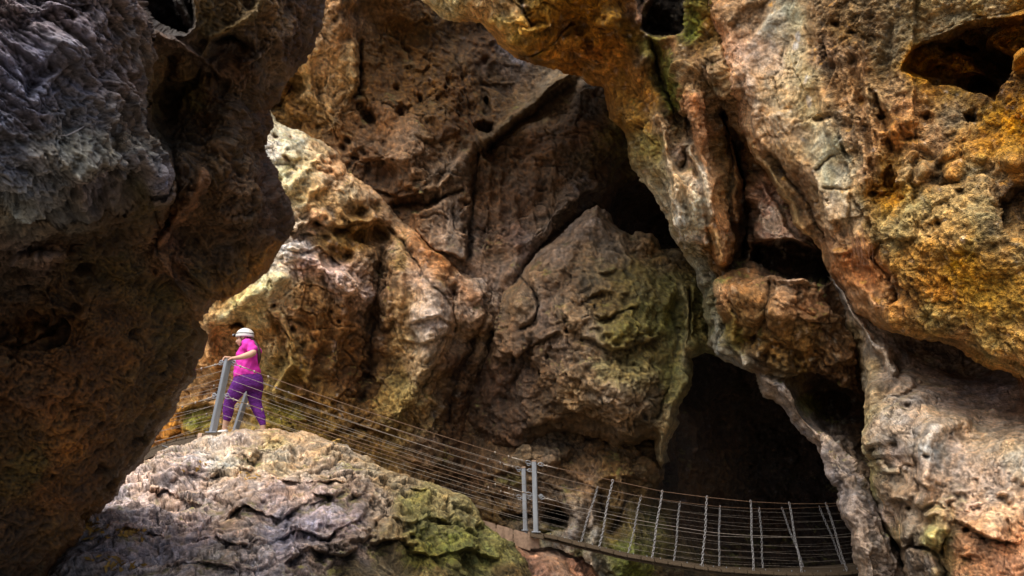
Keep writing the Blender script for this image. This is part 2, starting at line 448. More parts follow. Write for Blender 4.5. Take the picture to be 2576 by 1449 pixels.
def disp_lime(big=0.30, scal=0.16, mid=0.07, fine=0.022, pits=0.10, sz=1.0, crumb=0.012, fac=0.075, chip=0.026):
    scal *= 0.45; mid *= 0.36; fine *= 0.7; crumb *= 0.6; pits *= 0.5
    def f(s, P, ui):
        q = warpv(P, 0.8 / sz, 0.35 * sz)
        h = big * fbm(q * 0.55 / sz, 2, 5.0)
        r = ridged(q * 1.25 / sz, 3, 11.0, 0.5); h += scal * (r - 0.35)
        lump = np.abs(perlin(q * 2.6 / sz, 23.0)); h += mid * 1.5 * (lump - 0.25) * s.lod(ui, 2.6 / sz)
        q2 = warpv(P, 3.0 / sz, 0.10 * sz, 9.0)
        r2 = ridged(q2 * 4.2 / sz, 3, 31.0, 0.55); h += mid * 0.7 * (r2 - 0.3) * s.lod(ui, 5.0 / sz)
        h += fine * fbm(q2 * 11.0 / sz, 3, 41.0, 0.6) * s.lod(ui, 13.0 / sz)
        h += crumb * ridged(P * 31.0 / sz, 1, 51.0) * s.lod(ui, 31.0 / sz)
        if chip > 0:
            tc_ = fbm(warpv(P, 1.7, 0.15, 6.0) * np.array([1.5, 1.5, 2.2], np.float32) / sz, 3, 57.0, 0.55) * 3.4
            fr_ = tc_ - np.floor(tc_); h += chip * sz * (np.floor(tc_) + sstep(0.0, 0.22, fr_) + 0.25 * fr_) * s.lod(ui, 4.0 / sz) * (0.4 + 0.9 * sstep(-0.2, 0.4, perlin(P * 0.9, 37.0)))
        if fac > 0:
            fv, fe = facets(q2 * 2.3 / sz, 7.0); fw, fe2 = facets(warpv(P, 5.0, 0.04, 2.0) * 6.5 / sz, 19.0)
            fm = sstep(-0.25, 0.35, perlin(P * 0.8, 91.0))
            h += fac * sz * (0.35 + fm) * (fv * s.lod(ui, 3 / sz) + 0.38 * fw * s.lod(ui, 7.5 / sz) - 0.25 * (1 - sstep(0, 0.1, fe)))
        pn = perlin(q2 * 3.3 / sz, 61.0); msk = sstep(-0.1, 0.35, perlin(P * 0.7, 66.0))
        pit = sstep(0.34, 0.6, pn) * msk
        h -= pits * pit
        cm = (1 - 0.45 * pit)[:, None] * np.exp(0.30 * (r2 - 0.35) + 0.18 * (r - 0.35))[:, None]
        # mineral drift
        v = perlin(q * 1.6, 71.0)[:, None]
        cm = cm * np.clip(1 + v * np.array([[0.22, 0.10, -0.12]]), 0.5, 1.6)
        return h.astype(np.float32), cm
    return f

def disp_coral(amp=1.0, sz=1.0, region=None, base=None):
    """knobbly travertine: clustered knobs and deep sockets"""
    bf = base or disp_lime(0.22, 0.12, 0.05, 0.015, 0.06)
    def f(s, P, ui):
        h, cm = bf(s, P, ui)
        q = warpv(P, 2.0, 0.18, 3.0)
        f1, f2 = voronoi(q * 4.2 / sz, 3.0)
        g1, _ = voronoi(warpv(P, 7.0, 0.03, 5.0) * 13.0 / sz, 9.0)
        knob = (0.75 - f1) * 0.08 + (0.6 - g1) * 0.035 + 0.03 * ridged(P * 9, 2, 4.0)
        sock = sstep(0.18, 0.5, perlin(q * 2.1, 77.0)) * 0.16
        m = np.ones(len(P), np.float32) if region is None else region(s, ui)
        h = h + amp * m * (knob - sock) * s.lod(ui, 6.0)
        cm = cm * (1 - m[:, None] * (0.5 * sstep(0.2, 0.5, perlin(q * 2.1, 77.0)) + 0.35 * sstep(0.35, 0.75, g1) - 0.15)[:, None])
        return h.astype(np.float32), cm
    return f

def disp_strata(amp=1.0, rot=(0.35, 0.15), region=None, base=None, size=1.0):
    """thin torn beds: sharp little ledges stacked across the dip"""
    bf = base or disp_lime(0.25, 0.12, 0.05, 0.015, 0.05)
    def f(s, P, ui):
        h, cm = bf(s, P, ui)
        ax, ay = rot
        across = P[:, 2] + ax * P[:, 0] + ay * P[:, 1]
        q = np.stack([P[:, 0] * 1.3, P[:, 1] * 1.6, across * 4.6], -1) / size
        q = q + 0.5 * np.stack([perlin(P * 1.5, 3), perlin(P * 1.5, 43), 0.4 * perlin(P * 1.5, 83)], -1)
        t = perlin(q, 5.0) * 2.2 + perlin(q * 2.1, 15.0) * 0.9
        t = t * 1.0
        saw = t - np.floor(t); st = np.floor(t) + sstep(0.0, 0.35, saw)
        r = ridged(q * 1.9, 3, 25.0, 0.6)
        m = np.ones(len(P), np.float32) if region is None else region(s, ui)
        h = h + amp * m * (0.040 * st * s.lod(ui, 5 / size) + 0.018 * (r - 0.3) * s.lod(ui, 9 / size) + 0.008 * ridged(q * 4, 1, 35.0) * s.lod(ui, 22 / size))
        cm = cm * (1 + m[:, None] * (0.25 * (r - 0.35) + 0.5 * (saw - 0.5))[:, None])
        return h.astype(np.float32), cm
    return f

def moss_post(entries):
    """moss gathers on faces turned up; entries: (x, y, rx, ry, hex, strength)"""
    def f(s, col, n, P):
        nz = n[:, 2]
        mk = fbm(P * 2.2, 3, 5.5) ; fn = perlin(P * 16.0, 2.5)
        for (x, y, rx, ry, hx, a) in entries:
            k = np.exp(-(((s.WX - x) / rx) ** 2 + ((s.WY - y) / ry) ** 2))
            k = sstep(0.25, 0.75, k + 0.35 * mk + 0.25 * fn + 0.25 * (nz - 0.1)) * a
            k = np.clip(k, 0, 1)[:, None]
            col = col * (1 - k) + apparent_albedo(hx)[None] * k
        return col
    return f

M_wall = rock_mat('brown_limestone', 0.85, 26, (0.5, 0.9), 0.55, 1.0, 0.1)
M_lit = rock_mat('tan_limestone', 0.8, 26, (0.7, 0.95), 0.15, 1.0)
M_grey = rock_mat('grey_limestone', 0.85, 30, (0.6, 0.95), 0.2, 1.1)
M_dark = rock_mat('shaded_limestone', 0.9, 26, (0.34, 0.8), 0.0, 1.1, 0.3, streak=(0.95, 1.05))
M_coral = rock_mat('knobbly_travertine', 0.9, 34, (0.7, 0.97), 0.05, 0.85, crust=0.55)

# ------------------------------------------------------------------ back wall
wall = Rock('cave_wall',
    [(-400, -400), (3000, -400), (3000, 1900), (-400, 1900)],
    [(500, 0, 12.6), (830, 60, 12.8), (720, 220, 13.2), (760, 330, 13.4), (900, 100, 13.6), (1000, 100, 14.1), (1100, 300, 14.1),
     (1200, 100, 14.8), (1400, 100, 15), (1250, 300, 14.8), (950, 330, 13.5), (900, 420, 13.4), (1050, 450, 13.3), (1150, 480, 13.6),
     (1170, 600, 13.2), (1100, 560, 13.3), (1250, 500, 14.2), (1350, 350, 14.6), (1450, 300, 14.3), (1500, 400, 14.3), (1400, 500, 14),
     (1300, 620, 13.5), (1200, 660, 13.2), (1560, 430, 14.8), (1620, 540, 17), (1680, 620, 17), (2000, 500, 15), (0, 0, 13), (0, 1400, 12),
     (1200, 1200, 12.9), (1300, 1130, 12.7), (1400, 1200, 12.6), (1500, 1150, 12.6), (1380, 1330, 12.7), (1450, 1400, 12.2), (1600, 1300, 12.7),
     (1650, 1420, 12.4), (1500, 1449, 12.1), (1700, 1250, 16), (1750, 1000, 19), (1850, 1100, 20.5), (2000, 1200, 20), (1900, 950, 19),
     (1800, 1350, 18.5), (2000, 1400, 19), (1640, 1200, 12.9), (1620, 1130, 12.9), (2500, 1200, 18), (2500, 200, 14), (600, 1000, 14), (1000, 900, 14.5), (1680, 1380, 13.0)],
    [(740, 60, '8a6a44'), (820, 80, 'a08058'), (860, 200, 'a5875a'), (800, 220, 'b59466'), (730, 210, '6a4c22'), (700, 270, '7a5a2c'), (850, 300, '8a6c48'),
     (800, 150, 'a88a60'), (760, 290, '6c5028'), (900, 60, '8c7050'), (950, 20, '6a5030'), (1000, 80, '5a3f1c'), (1100, 60, '4e3616'), (1050, 180, '6a4a22'), (960, 200, '5e4220'),
     (1150, 200, '523818'), (1220, 130, '4a3520'), (1280, 170, '4c3f34'), (1100, 280, '5a401e'), (950, 300, '66482a'), (1000, 360, '7c6248'),
     (930, 380, '66503a'), (1050, 400, '856a4e'), (980, 430, '6e5740'), (1150, 330, '4a3116'), (1250, 250, '523a1c'), (1300, 300, '56442a'),
     (1400, 200, '655844'), (1370, 260, '5a4c38'), (1470, 260, '47403a'), (1450, 330, '4a3420'), (1350, 370, '4c321a'), (1250, 400, '4e3820'), (1150, 420, '74624e'),
     (1500, 380, '4a3c24'), (1550, 440, '3a2814'), (1100, 470, '8a7862'), (1150, 560, 'a08c78'), (1080, 590, '8c7660'), (1130, 620, '94826e'), (1050, 540, '6a4c30'), (1010, 510, '4a3018'), (1220, 470, '5a4028'),
     (1220, 580, '66503e'), (1300, 500, '5c4430'), (1400, 460, '564432'), (1450, 500, '6a5c4e'), (1380, 560, '74665a'), (1300, 600, '6c564a'), (1250, 660, '84705e'), (1200, 640, '84705e'),
     (1580, 500, '1c1008'), (1640, 560, '160c06'), (1680, 620, '120a05'), (1560, 400, '2a1c0e'), (1540, 450, '3c2814'),
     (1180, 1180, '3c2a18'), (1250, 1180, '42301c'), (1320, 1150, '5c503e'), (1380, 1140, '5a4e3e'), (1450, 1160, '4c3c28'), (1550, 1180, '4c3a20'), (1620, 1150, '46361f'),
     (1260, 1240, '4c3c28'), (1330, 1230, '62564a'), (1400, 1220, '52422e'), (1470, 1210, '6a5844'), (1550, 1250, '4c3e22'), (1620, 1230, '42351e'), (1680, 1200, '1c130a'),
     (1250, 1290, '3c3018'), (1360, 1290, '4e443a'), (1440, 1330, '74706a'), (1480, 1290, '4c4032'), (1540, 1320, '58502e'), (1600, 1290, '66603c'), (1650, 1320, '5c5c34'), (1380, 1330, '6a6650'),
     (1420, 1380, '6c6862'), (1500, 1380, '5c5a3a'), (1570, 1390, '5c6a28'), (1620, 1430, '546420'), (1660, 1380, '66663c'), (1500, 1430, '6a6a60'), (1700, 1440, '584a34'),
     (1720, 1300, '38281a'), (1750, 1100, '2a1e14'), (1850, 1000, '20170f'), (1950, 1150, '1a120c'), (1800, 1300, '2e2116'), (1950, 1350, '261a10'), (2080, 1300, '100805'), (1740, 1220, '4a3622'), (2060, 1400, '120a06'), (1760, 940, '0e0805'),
     (2400, 700, '302010'), (600, 900, '604020')],
    warp=0.9, rim=0)
wall.plate([(1180, 372), (1190, 400), (1183, 560), (1172, 650), (1090, 625), (1045, 590), (1032, 535), (1100, 508), (1112, 455), (1140, 410)], 0.32, 6)
wall.groove([(1192, 390), (1190, 500), (1180, 640)], 7, 0.35, '1c120a')
wall.groove([(985, 520), (1030, 516), (1075, 508), (1110, 498), (1165, 478)], 5, 0.3, '140c06')
wall.ridge([(1440, 175), (1413, 190), (1358, 241), (1320, 275), (1284, 307), (1247, 333), (1213, 358)], 17, 0.38, '70654e', 0.6)
wall.groove([(1430, 215), (1370, 262), (1300, 322), (1240, 365)], 10, 0.28, '2a1c0c')
wall.ridge([(1340, 605), (1375, 575), (1405, 540), (1455, 495), (1500, 472)], 26, 0.42, '7c7064', 0.7)
wall.groove([(1295, 715), (1320, 665), (1360, 625), (1430, 565), (1490, 510)], 5, 0.35, '1c130c', 0.7)
wall.ridge([(1270, 700), (1300, 660), (1345, 640)], 14, 0.2)
wall.groove([(1150, 150), (1200, 360), (1215, 395)], 5, 0.1, '2a1a0a', 0.4)
wall.blob(1220, 256, 8, 22, -0.5, 0, '0c0704')
wall.blob(1219, 150, 7, 7, -0.25, 0, '7a4a30'); wall.patch(1221, 168, 9, 16, '8a705a')
wall.blob(1222, 325, 22, 14, -0.45, 10, '170e06')
wall.blob(1232, 385, 16, 25, -0.5, 0, '100a05')
wall.blob(925, 300, 20, 26, -0.45, -25, '3a240e'); wall.blob(1010, 290, 15, 18, -0.35, 0, '3a240e')
wall.blob(905, 265, 9, 12, -0.3); wall.blob(1000, 215, 7, 7, -0.2); wall.blob(1035, 160, 16, 12, 0.12, 0, '8a7450')
wall.blob(737, 215, 26, 26, -0.9, 0, '4a3212'); wall.blob(700, 262, 30, 22, -0.4, 0, '5c4218')
wall.ridge([(884, 120), (890, 180), (888, 230)], 19, 0.36, 'a08a5c', 0.5); wall.groove([(905, 105), (912, 170), (908, 235), (893, 243)], 7, 0.4, '1e1408')
wall.ridge([(870, 0), (850, 100), (870, 220), (840, 330)], 22, 0.2); wall.ridge([(770, 120), (780, 230), (830, 300)], 24, 0.25, 'bc9a68', 0.5)
wall.groove([(800, 200), (815, 290), (850, 350)], 7, 0.14, '4a3216', 0.6)
wall.blob(1010, 385, 80, 45, 0.55, -10); wall.blob(1080, 440, 45, 40, 0.3); wall.blob(940, 440, 40, 30, -0.3, 0, '3c2612')
wall.ledge([(900, 470), (960, 480), (1010, 500), (1100, 480), (1150, 430)], 0.25, 50, 5)
wall.ledge([(1000, 330), (1080, 360), (1160, 340)], 0.2, 60, 6)
for x, y in ((860, 370), (885, 395), (905, 375), (875, 350), (960, 350), (1060, 250), (1120, 230), (940, 420)): wall.blob(x, y, 7, 9, -0.18, 0, '2a1a0c', 0.6)
for x, w, a in ((1230, 9, .1), (1260, 10, .14), (1300, 14, .14), (1345, 10, .1), (1390, 12, .12)): wall.ridge([(x, 430), (x - 6, 520), (x - 3, 620)], w, a)
wall.patch(1270, 110, 36, 26, '6a6a74', 0.6, 40)
wall.patch(1300, 145, 30, 14, '7a7c88', 0.6, 40)
# lower wall behind the walkway
wall.ledge([(1150, 1190), (1230, 1205), (1290, 1165)], 0.15, 60, 6, '1c130a')
wall.blob(1330, 1150, 42, 26, 0.45, 0); wall.blob(1395, 1155, 30, 22, 0.3)
wall.ledge([(1380, 1175), (1480, 1215), (1560, 1195), (1640, 1210)], 0.15, 60, 6, '2c2012')
wall.blob(1400, 1300, 36, 24, -1.2, 15, '0c0805', 1.0); wall.blob(1300, 1300, 26, 12, -0.5, 0, '140d08')
wall.ridge([(1450, 1250), (1452, 1300), (1440, 1345), (1430, 1400)], 20, 0.4, '7c7870', 0.5)
wall.ridge([(1490, 1290), (1485, 1320)], 8, 0.2, '8c8880', 0.5); wall.ridge([(1500, 1340), (1480, 1400), (1490, 1449)], 18, 0.3, '8c8a84', 0.6)
wall.groove([(1410, 1330), (1370, 1345), (1350, 1340)], 7, 0.25, '56602c', 0.6)
wall.ridge([(1560, 1210), (1570, 1290)], 16, 0.3, '7a6448', 0.5); wall.ridge([(1615, 1250), (1600, 1330), (1590, 1400)], 24, 0.3)
wall.groove([(1590, 1240), (1540, 1330)], 12, 0.3, '251a0c'); wall.groove([(1510, 1250), (1520, 1300)], 12, 0.3, '1c130a')
wall.plate([(1655, 1160), (1685, 1190), (1690, 1330), (1680, 1400), (1700, 1420), (2250, 1440), (2250, 800), (1700, 800)], -1.6, 14)
wall.col = wall.col * (0.68 + 0.55 * (np.exp(-((wall.WX - 790) / 95) ** 2 - ((wall.WY - 130) / 190) ** 2)) + 0.30 * sstep(1120, 1200, wall.WY) * sstep(1700, 1640, wall.WX))[:, None]  # lit left column and shaded lower wall brightened in the stone colour itself
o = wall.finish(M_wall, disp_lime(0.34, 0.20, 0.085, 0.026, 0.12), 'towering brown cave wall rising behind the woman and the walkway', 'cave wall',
    post_col=moss_post([(1600, 1400, 110, 50, '44482a', 0.5), (1300, 1200, 60, 25, '5a6030', 0.5), (1450, 1390, 30, 20, '5a6a30', 0.4), (1560, 380, 60, 90, '4c4820', 0.5), (1540, 330, 30, 60, '56522c', 0.4)]))

# ------------------------------------------------------------------ bright ridge on the left
ridge = Rock('sloping_rock_ridge',
    [(300, 270), (640, 262), (665, 268), (700, 300), (730, 318), (765, 330), (800, 352), (835, 372), (862, 402), (876, 428), (905, 448), (940, 470), (970, 505), (1000, 540),
     (1030, 568), (1070, 600), (1100, 628), (1135, 660), (1180, 682), (1225, 702), (1262, 735), (1275, 790), (1245, 850), (1230, 930), (1200, 1000), (1190, 1100), (1210, 1180), (1260, 1290), (1300, 1700), (300, 1700)],
    [(655, 300, 12.1), (655, 360, 11.8), (760, 350, 12.3), (870, 440, 12.5), (1000, 560, 12.7), (1130, 680, 12.9), (1230, 740, 13.0), (700, 600, 11.3), (850, 650, 11.9),
     (600, 760, 11.1), (520, 820, 11.5), (560, 1000, 12.0), (700, 900, 11.6), (800, 1000, 11.7), (900, 1100, 11.9), (950, 800, 12.2), (1000, 900, 12.2), (1060, 720, 12.2),
     (1100, 900, 12.3), (1150, 1050, 12.9), (1230, 900, 13.3), (420, 1100, 12.4), (700, 1100, 11.9), (1100, 1150, 12.5), (1200, 1150, 13.3), (400, 1500, 12.4), (1200, 1500, 13), (350, 300, 12)],
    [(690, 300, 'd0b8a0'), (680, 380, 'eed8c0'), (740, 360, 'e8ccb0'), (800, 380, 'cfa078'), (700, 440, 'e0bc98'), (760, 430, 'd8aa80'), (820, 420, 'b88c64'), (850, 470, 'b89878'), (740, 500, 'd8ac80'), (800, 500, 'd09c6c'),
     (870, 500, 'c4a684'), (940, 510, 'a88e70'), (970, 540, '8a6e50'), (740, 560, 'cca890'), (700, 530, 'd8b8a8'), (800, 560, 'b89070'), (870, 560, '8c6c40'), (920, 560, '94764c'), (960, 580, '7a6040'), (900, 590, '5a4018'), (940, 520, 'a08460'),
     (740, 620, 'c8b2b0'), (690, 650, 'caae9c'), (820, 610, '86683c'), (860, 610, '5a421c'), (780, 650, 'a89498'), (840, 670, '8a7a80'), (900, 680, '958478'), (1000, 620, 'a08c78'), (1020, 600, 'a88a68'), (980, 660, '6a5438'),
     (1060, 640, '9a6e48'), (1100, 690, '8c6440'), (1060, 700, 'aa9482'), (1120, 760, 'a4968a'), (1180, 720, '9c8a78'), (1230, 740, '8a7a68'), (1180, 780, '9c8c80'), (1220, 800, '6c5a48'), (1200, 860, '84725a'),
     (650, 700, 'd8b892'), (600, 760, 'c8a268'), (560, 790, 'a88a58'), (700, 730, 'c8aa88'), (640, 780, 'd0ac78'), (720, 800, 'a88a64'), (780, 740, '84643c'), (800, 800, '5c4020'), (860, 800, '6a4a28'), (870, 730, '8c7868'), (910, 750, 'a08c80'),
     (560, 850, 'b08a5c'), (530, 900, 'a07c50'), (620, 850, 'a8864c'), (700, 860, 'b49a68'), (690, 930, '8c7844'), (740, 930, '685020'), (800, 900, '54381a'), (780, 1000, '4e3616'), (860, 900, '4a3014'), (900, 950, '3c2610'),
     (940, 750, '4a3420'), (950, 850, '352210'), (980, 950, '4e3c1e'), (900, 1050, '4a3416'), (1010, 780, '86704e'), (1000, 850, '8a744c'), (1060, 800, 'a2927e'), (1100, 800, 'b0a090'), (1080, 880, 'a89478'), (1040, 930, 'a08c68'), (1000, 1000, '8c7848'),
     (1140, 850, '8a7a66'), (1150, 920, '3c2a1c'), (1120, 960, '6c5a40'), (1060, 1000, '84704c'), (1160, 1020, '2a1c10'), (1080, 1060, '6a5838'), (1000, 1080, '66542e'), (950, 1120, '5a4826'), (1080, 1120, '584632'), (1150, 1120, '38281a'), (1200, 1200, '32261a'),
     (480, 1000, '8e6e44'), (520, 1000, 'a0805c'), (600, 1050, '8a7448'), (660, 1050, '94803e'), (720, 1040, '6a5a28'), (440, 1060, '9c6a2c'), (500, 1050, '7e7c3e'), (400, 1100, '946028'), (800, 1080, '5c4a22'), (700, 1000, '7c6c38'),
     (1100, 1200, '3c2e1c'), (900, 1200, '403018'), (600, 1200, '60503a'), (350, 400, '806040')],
    warp=1.0, rim=0.7, R=55)
ridge.ridge([(1040, 600), (1070, 625), (1105, 655), (1140, 700), (1180, 745)], 16, 0.25, '84552e', 0.6)
ridge.groove([(985, 575), (1010, 610), (1050, 670), (1090, 730), (1120, 770)], 9, 0.22, '4a3018', 0.5)
ridge.ledge([(690, 560), (740, 575), (800, 560), (850, 575), (900, 555), (980, 590)], 0.32, 45, 5, '4a3818', 0.6)
for x, y, rx, ry, a in ((895, 535, 24, 20, .45), (945, 525, 20, 17, .4), (858, 580, 22, 18, .5), (905, 600, 26, 20, .6), (960, 590, 24, 24, .6), (845, 645, 30, 20, .55), (875, 640, 14, 10, .4), (800, 560, 16, 8, .35), (775, 590, 20, 5, .25), (870, 560, 12, 8, .3), (820, 600, 14, 12, .35), (755, 565, 10, 5, .2)):
    ridge.blob(x, y, rx, ry, -a * 0.8, 10, '44300f', 0.85)
ridge.ledge([(700, 625), (770, 630), (810, 622), (850, 660), (900, 690)], 0.25, 40, 4, '5a4424', 0.5)
ridge.ridge([(740, 640), (800, 655), (850, 700), (900, 735), (925, 750)], 22, 0.35, 'a89c9c', 0.5)
ridge.ledge([(700, 480), (760, 500), (830, 470), (870, 500)], 0.15, 50, 8)
ridge.ledge([(690, 400), (740, 410), (790, 395), (830, 420)], 0.18, 50, 8)
ridge.ridge([(700, 500), (760, 440), (800, 400)], 10, 0.14); ridge.ridge([(760, 520), (800, 470), (845, 430)], 10, 0.12)
for x, y in ((690, 345), (735, 350), (790, 365), (720, 405), (700, 460), (850, 400), (830, 440)): ridge.blob(x, y, 10, 7, -0.14, 20, '8c6848', 0.5)
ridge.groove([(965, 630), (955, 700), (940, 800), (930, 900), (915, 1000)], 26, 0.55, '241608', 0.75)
ridge.ridge([(1000, 640), (1010, 720), (1000, 800)], 12, 0.15); ridge.ridge([(1095, 700), (1090, 800), (1085, 880), (1045, 960), (1010, 1040)], 34, 0.4)
ridge.groove([(1130, 740), (1135, 790), (1150, 830)], 6, 0.2, '3a281a', 0.7); ridge.blob(1140, 740, 12, 14, -0.3, 0, '4c2c1c')
ridge.ledge([(1040, 815), (1100, 800), (1150, 825)], 0.2, 40, 4); ridge.ledge([(1000, 850), (1060, 870), (1110, 840), (1160, 850)], 0.2, 45, 5)
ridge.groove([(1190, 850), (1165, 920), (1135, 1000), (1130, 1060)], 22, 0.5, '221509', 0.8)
ridge.blob(1200, 810, 30, 34, 0.3); ridge.groove([(1225, 740), (1215, 800), (1185, 860)], 7, 0.2, '3a2a1c', 0.6)
ridge.ridge([(560, 800), (610, 760), (660, 735), (700, 700)], 16, 0.3, 'd8b888', 0.6)
ridge.ridge([(700, 790), (735, 850), (730, 920), (690, 990)], 14, 0.25, 'b09c60', 0.5); ridge.ridge([(660, 800), (690, 850), (690, 900)], 12, 0.2)
ridge.blob(600, 850, 60, 55, -0.45); ridge.blob(603, 812, 15, 12, -0.45, 0, '33200e', 0.9); ridge.blob(690, 830, 18, 20, -0.22, 0, '7c6436', 0.5)
ridge.ridge([(530, 800), (520, 860), (545, 940)], 20, 0.25); ridge.groove([(575, 900), (560, 960), (540, 1010)], 5, 0.14, '4a341c', 0.7)
ridge.ledge([(640, 1000), (700, 1020), (760, 1000), (830, 1040)], 0.2, 40, 5); ridge.ledge([(430, 1040), (490, 1020), (560, 1030)], 0.25, 40, 6)
ridge.ledge([(820, 1090), (900, 1070), (1000, 1110), (1090, 1160)], 0.2, 60, 8)
ridge.ridge([(860, 700), (870, 800), (840, 930)], 22, 0.2); ridge.ridge([(790, 760), (800, 860), (770, 960)], 20, 0.18)
for x, y in ((740, 830), (760, 870), (690, 770), (855, 810), (830, 780), (620, 800), (585, 820), (880, 760)): ridge.blob(x, y, 7, 8, -0.16, 0, '4a341a', 0.6)
ridge.patch(745, 625, 60, 26, 'd6c8c8', 0.6); ridge.patch(880, 705, 60, 26, 'b4a6a6', 0.5, 30); ridge.patch(1080, 780, 40, 60, 'b6a898', 0.5)
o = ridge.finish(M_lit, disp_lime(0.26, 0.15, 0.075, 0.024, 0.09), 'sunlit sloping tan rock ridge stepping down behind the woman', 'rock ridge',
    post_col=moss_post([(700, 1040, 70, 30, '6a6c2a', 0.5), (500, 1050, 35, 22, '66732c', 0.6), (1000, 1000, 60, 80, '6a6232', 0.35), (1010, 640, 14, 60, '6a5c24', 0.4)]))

# ------------------------------------------------------------------ hanging block in the middle
block = Rock('hanging_rock_block',
    [(1300, 705), (1325, 665), (1365, 625), (1410, 585), (1450, 545), (1475, 520), (1495, 513), (1520, 520), (1540, 545), (1560, 575), (1585, 590), (1600, 580), (1645, 588), (1660, 605),
     (1665, 625), (1695, 625), (1760, 640), (1830, 720), (1830, 800), (1815, 900), (1775, 885), (1742, 900), (1740, 940), (1722, 990), (1705, 1030), (1698, 1070), (1680, 1115), (1671, 1160), (1664, 1172),
     (1652, 1150), (1642, 1105), (1600, 1118), (1550, 1128), (1500, 1098), (1440, 1092), (1385, 1088), (1330, 1128), (1290, 1150), (1240, 1138), (1190, 1110), (1165, 1060), (1175, 1000), (1215, 930), (1238, 850), (1262, 790), (1262, 740)],
    [(1490, 520, 12.9), (1400, 620, 12.6), (1600, 640, 12.6), (1330, 740, 12.5), (1500, 750, 11.9), (1650, 760, 12.0), (1740, 800, 12.3), (1280, 900, 12.4), (1400, 900, 11.8), (1550, 900, 11.5),
     (1680, 900, 11.8), (1250, 1050, 12.6), (1400, 1050, 12.0), (1550, 1080, 11.8), (1660, 1100, 12.0), (1200, 1000, 12.9), (1760, 700, 12.6)],
    [(1490, 540, '7c7064'), (1450, 580, '6c6054'), (1520, 580, '6a5e50'), (1400, 640, '66584a'), (1480, 640, '5c5040'), (1560, 630, '625644'), (1620, 610, '6a5a42'), (1680, 660, '5a4c32'), (1340, 700, '6a5c4c'), (1400, 720, '4e4032'),
     (1500, 700, '50442e'), (1600, 700, '4c4226'), (1700, 720, '5c5a30'), (1740, 760, '66663a'), (1310, 770, '64543f'), (1370, 790, '54463a'), (1440, 770, '605240'), (1460, 820, '6c5e4a'), (1520, 780, '504426'), (1580, 830, '5e5a26'),
     (1640, 800, '565226'), (1700, 800, '60642c'), (1740, 850, '6c6e44'), (1620, 870, '3c3418'), (1270, 850, '4e3e2e'), (1330, 860, '483a2c'), (1400, 880, '544638'), (1480, 900, '5c4e3c'), (1550, 930, '706446'), (1620, 940, '6a6040'), (1680, 900, '5e5c34'),
     (1720, 920, '626242'), (1240, 950, '33241a'), (1300, 960, '3e3024'), (1380, 980, '50402e'), (1450, 1000, '74644c'), (1530, 1000, '8c7c66'), (1600, 1030, '88785f'), (1660, 1000, '5a4e38'), (1690, 1040, '6c6448'), (1560, 1080, '74644e'), (1480, 1070, '52432e'),
     (1400, 1070, '3a2c1a'), (1300, 1080, '35261a'), (1230, 1060, '2e2014'), (1620, 1100, '4a3d28'), (1662, 1120, '8c8266'), (1662, 1160, '6c5c3c'), (1340, 1110, '3e3020')],
    warp=1.0, rim=0.75, R=60)
block.groove([(1290, 680), (1345, 735), (1357, 770), (1345, 810), (1310, 830)], 6, 0.22, '1c130c', 0.8)
block.blob(1310, 770, 40, 38, 0.25); block.blob(1440, 790, 50, 40, 0.3); block.blob(1570, 830, 60, 42, 0.35); block.blob(1300, 860, 50, 50, 0.15)
block.ledge([(1240, 920), (1330, 880), (1410, 830), (1430, 850)], 0.2, 60, 6, '1c130a', 0.5)
block.ledge([(1430, 815), (1480, 850), (1530, 880), (1600, 880), (1650, 860), (1700, 830)], 0.42, 60, 7, '1e180a', 0.75)
block.ledge([(1490, 790), (1520, 800), (1550, 780), (1620, 770), (1680, 790)], 0.22, 40, 5, '221a0a', 0.6)
block.ledge([(1400, 740), (1450, 760), (1490, 740), (1560, 740), (1640, 720)], 0.16, 50, 6, '2a200f', 0.5)
block.ledge([(1440, 680), (1520, 690), (1600, 660)], 0.15, 50, 6)
block.blob(1540, 980, 130, 75, 0.45, 10); block.blob(1600, 1060, 60, 35, 0.2)
block.ledge([(1360, 1010), (1430, 1040), (1500, 1070), (1560, 1110), (1640, 1100)], 0.25, 60, 8, '21170c', 0.5)
block.ledge([(1570, 960), (1620, 975), (1680, 950)], 0.12, 40, 5)
block.groove([(1345, 860), (1310, 930), (1270, 1000)], 24, 0.3, '20140c', 0.5)
block.ridge([(1725, 720), (1735, 800), (1730, 900), (1705, 1000), (1675, 1080), (1662, 1150)], 15, 0.3, '8a8464', 0.6)
block.groove([(1700, 760), (1708, 860), (1685, 960), (1655, 1050)], 8, 0.22, '28200e', 0.6)
block.ridge([(1755, 720), (1755, 800), (1745, 880)], 8, 0.2); block.groove([(1742, 730), (1744, 860)], 4, 0.15, '2a200f', 0.6)
block.blob(1640, 598, 30, 18, 0.25); block.blob(1615, 640, 40, 12, -0.15)
block.blob(1500, 560, 30, 30, 0.25); block.ridge([(1495, 530), (1440, 620), (1400, 700)], 14, 0.12)
for x, y in ((1425, 805), (1427, 830), (1500, 775), (1630, 1050), (1380, 900), (1290, 900), (1350, 940)): block.blob(x, y, 6, 9, -0.2, 0, '100a06', 0.7)
block.col = block.col * 0.9
o = block.finish(M_wall, disp_lime(0.24, 0.17, 0.09, 0.028, 0.10), 'cone-topped mossy rock block hanging over the walkway, crack along its upper left edge', 'rock block',
    post_col=moss_post([(1710, 790, 60, 90, '4a4c2c', 0.4), (1590, 820, 90, 40, '4c4c28', 0.45), (1580, 930, 90, 50, '66643a', 0.5), (1700, 960, 40, 70, '6c7038', 0.5), (1620, 700, 90, 50, '55532a', 0.4)]))

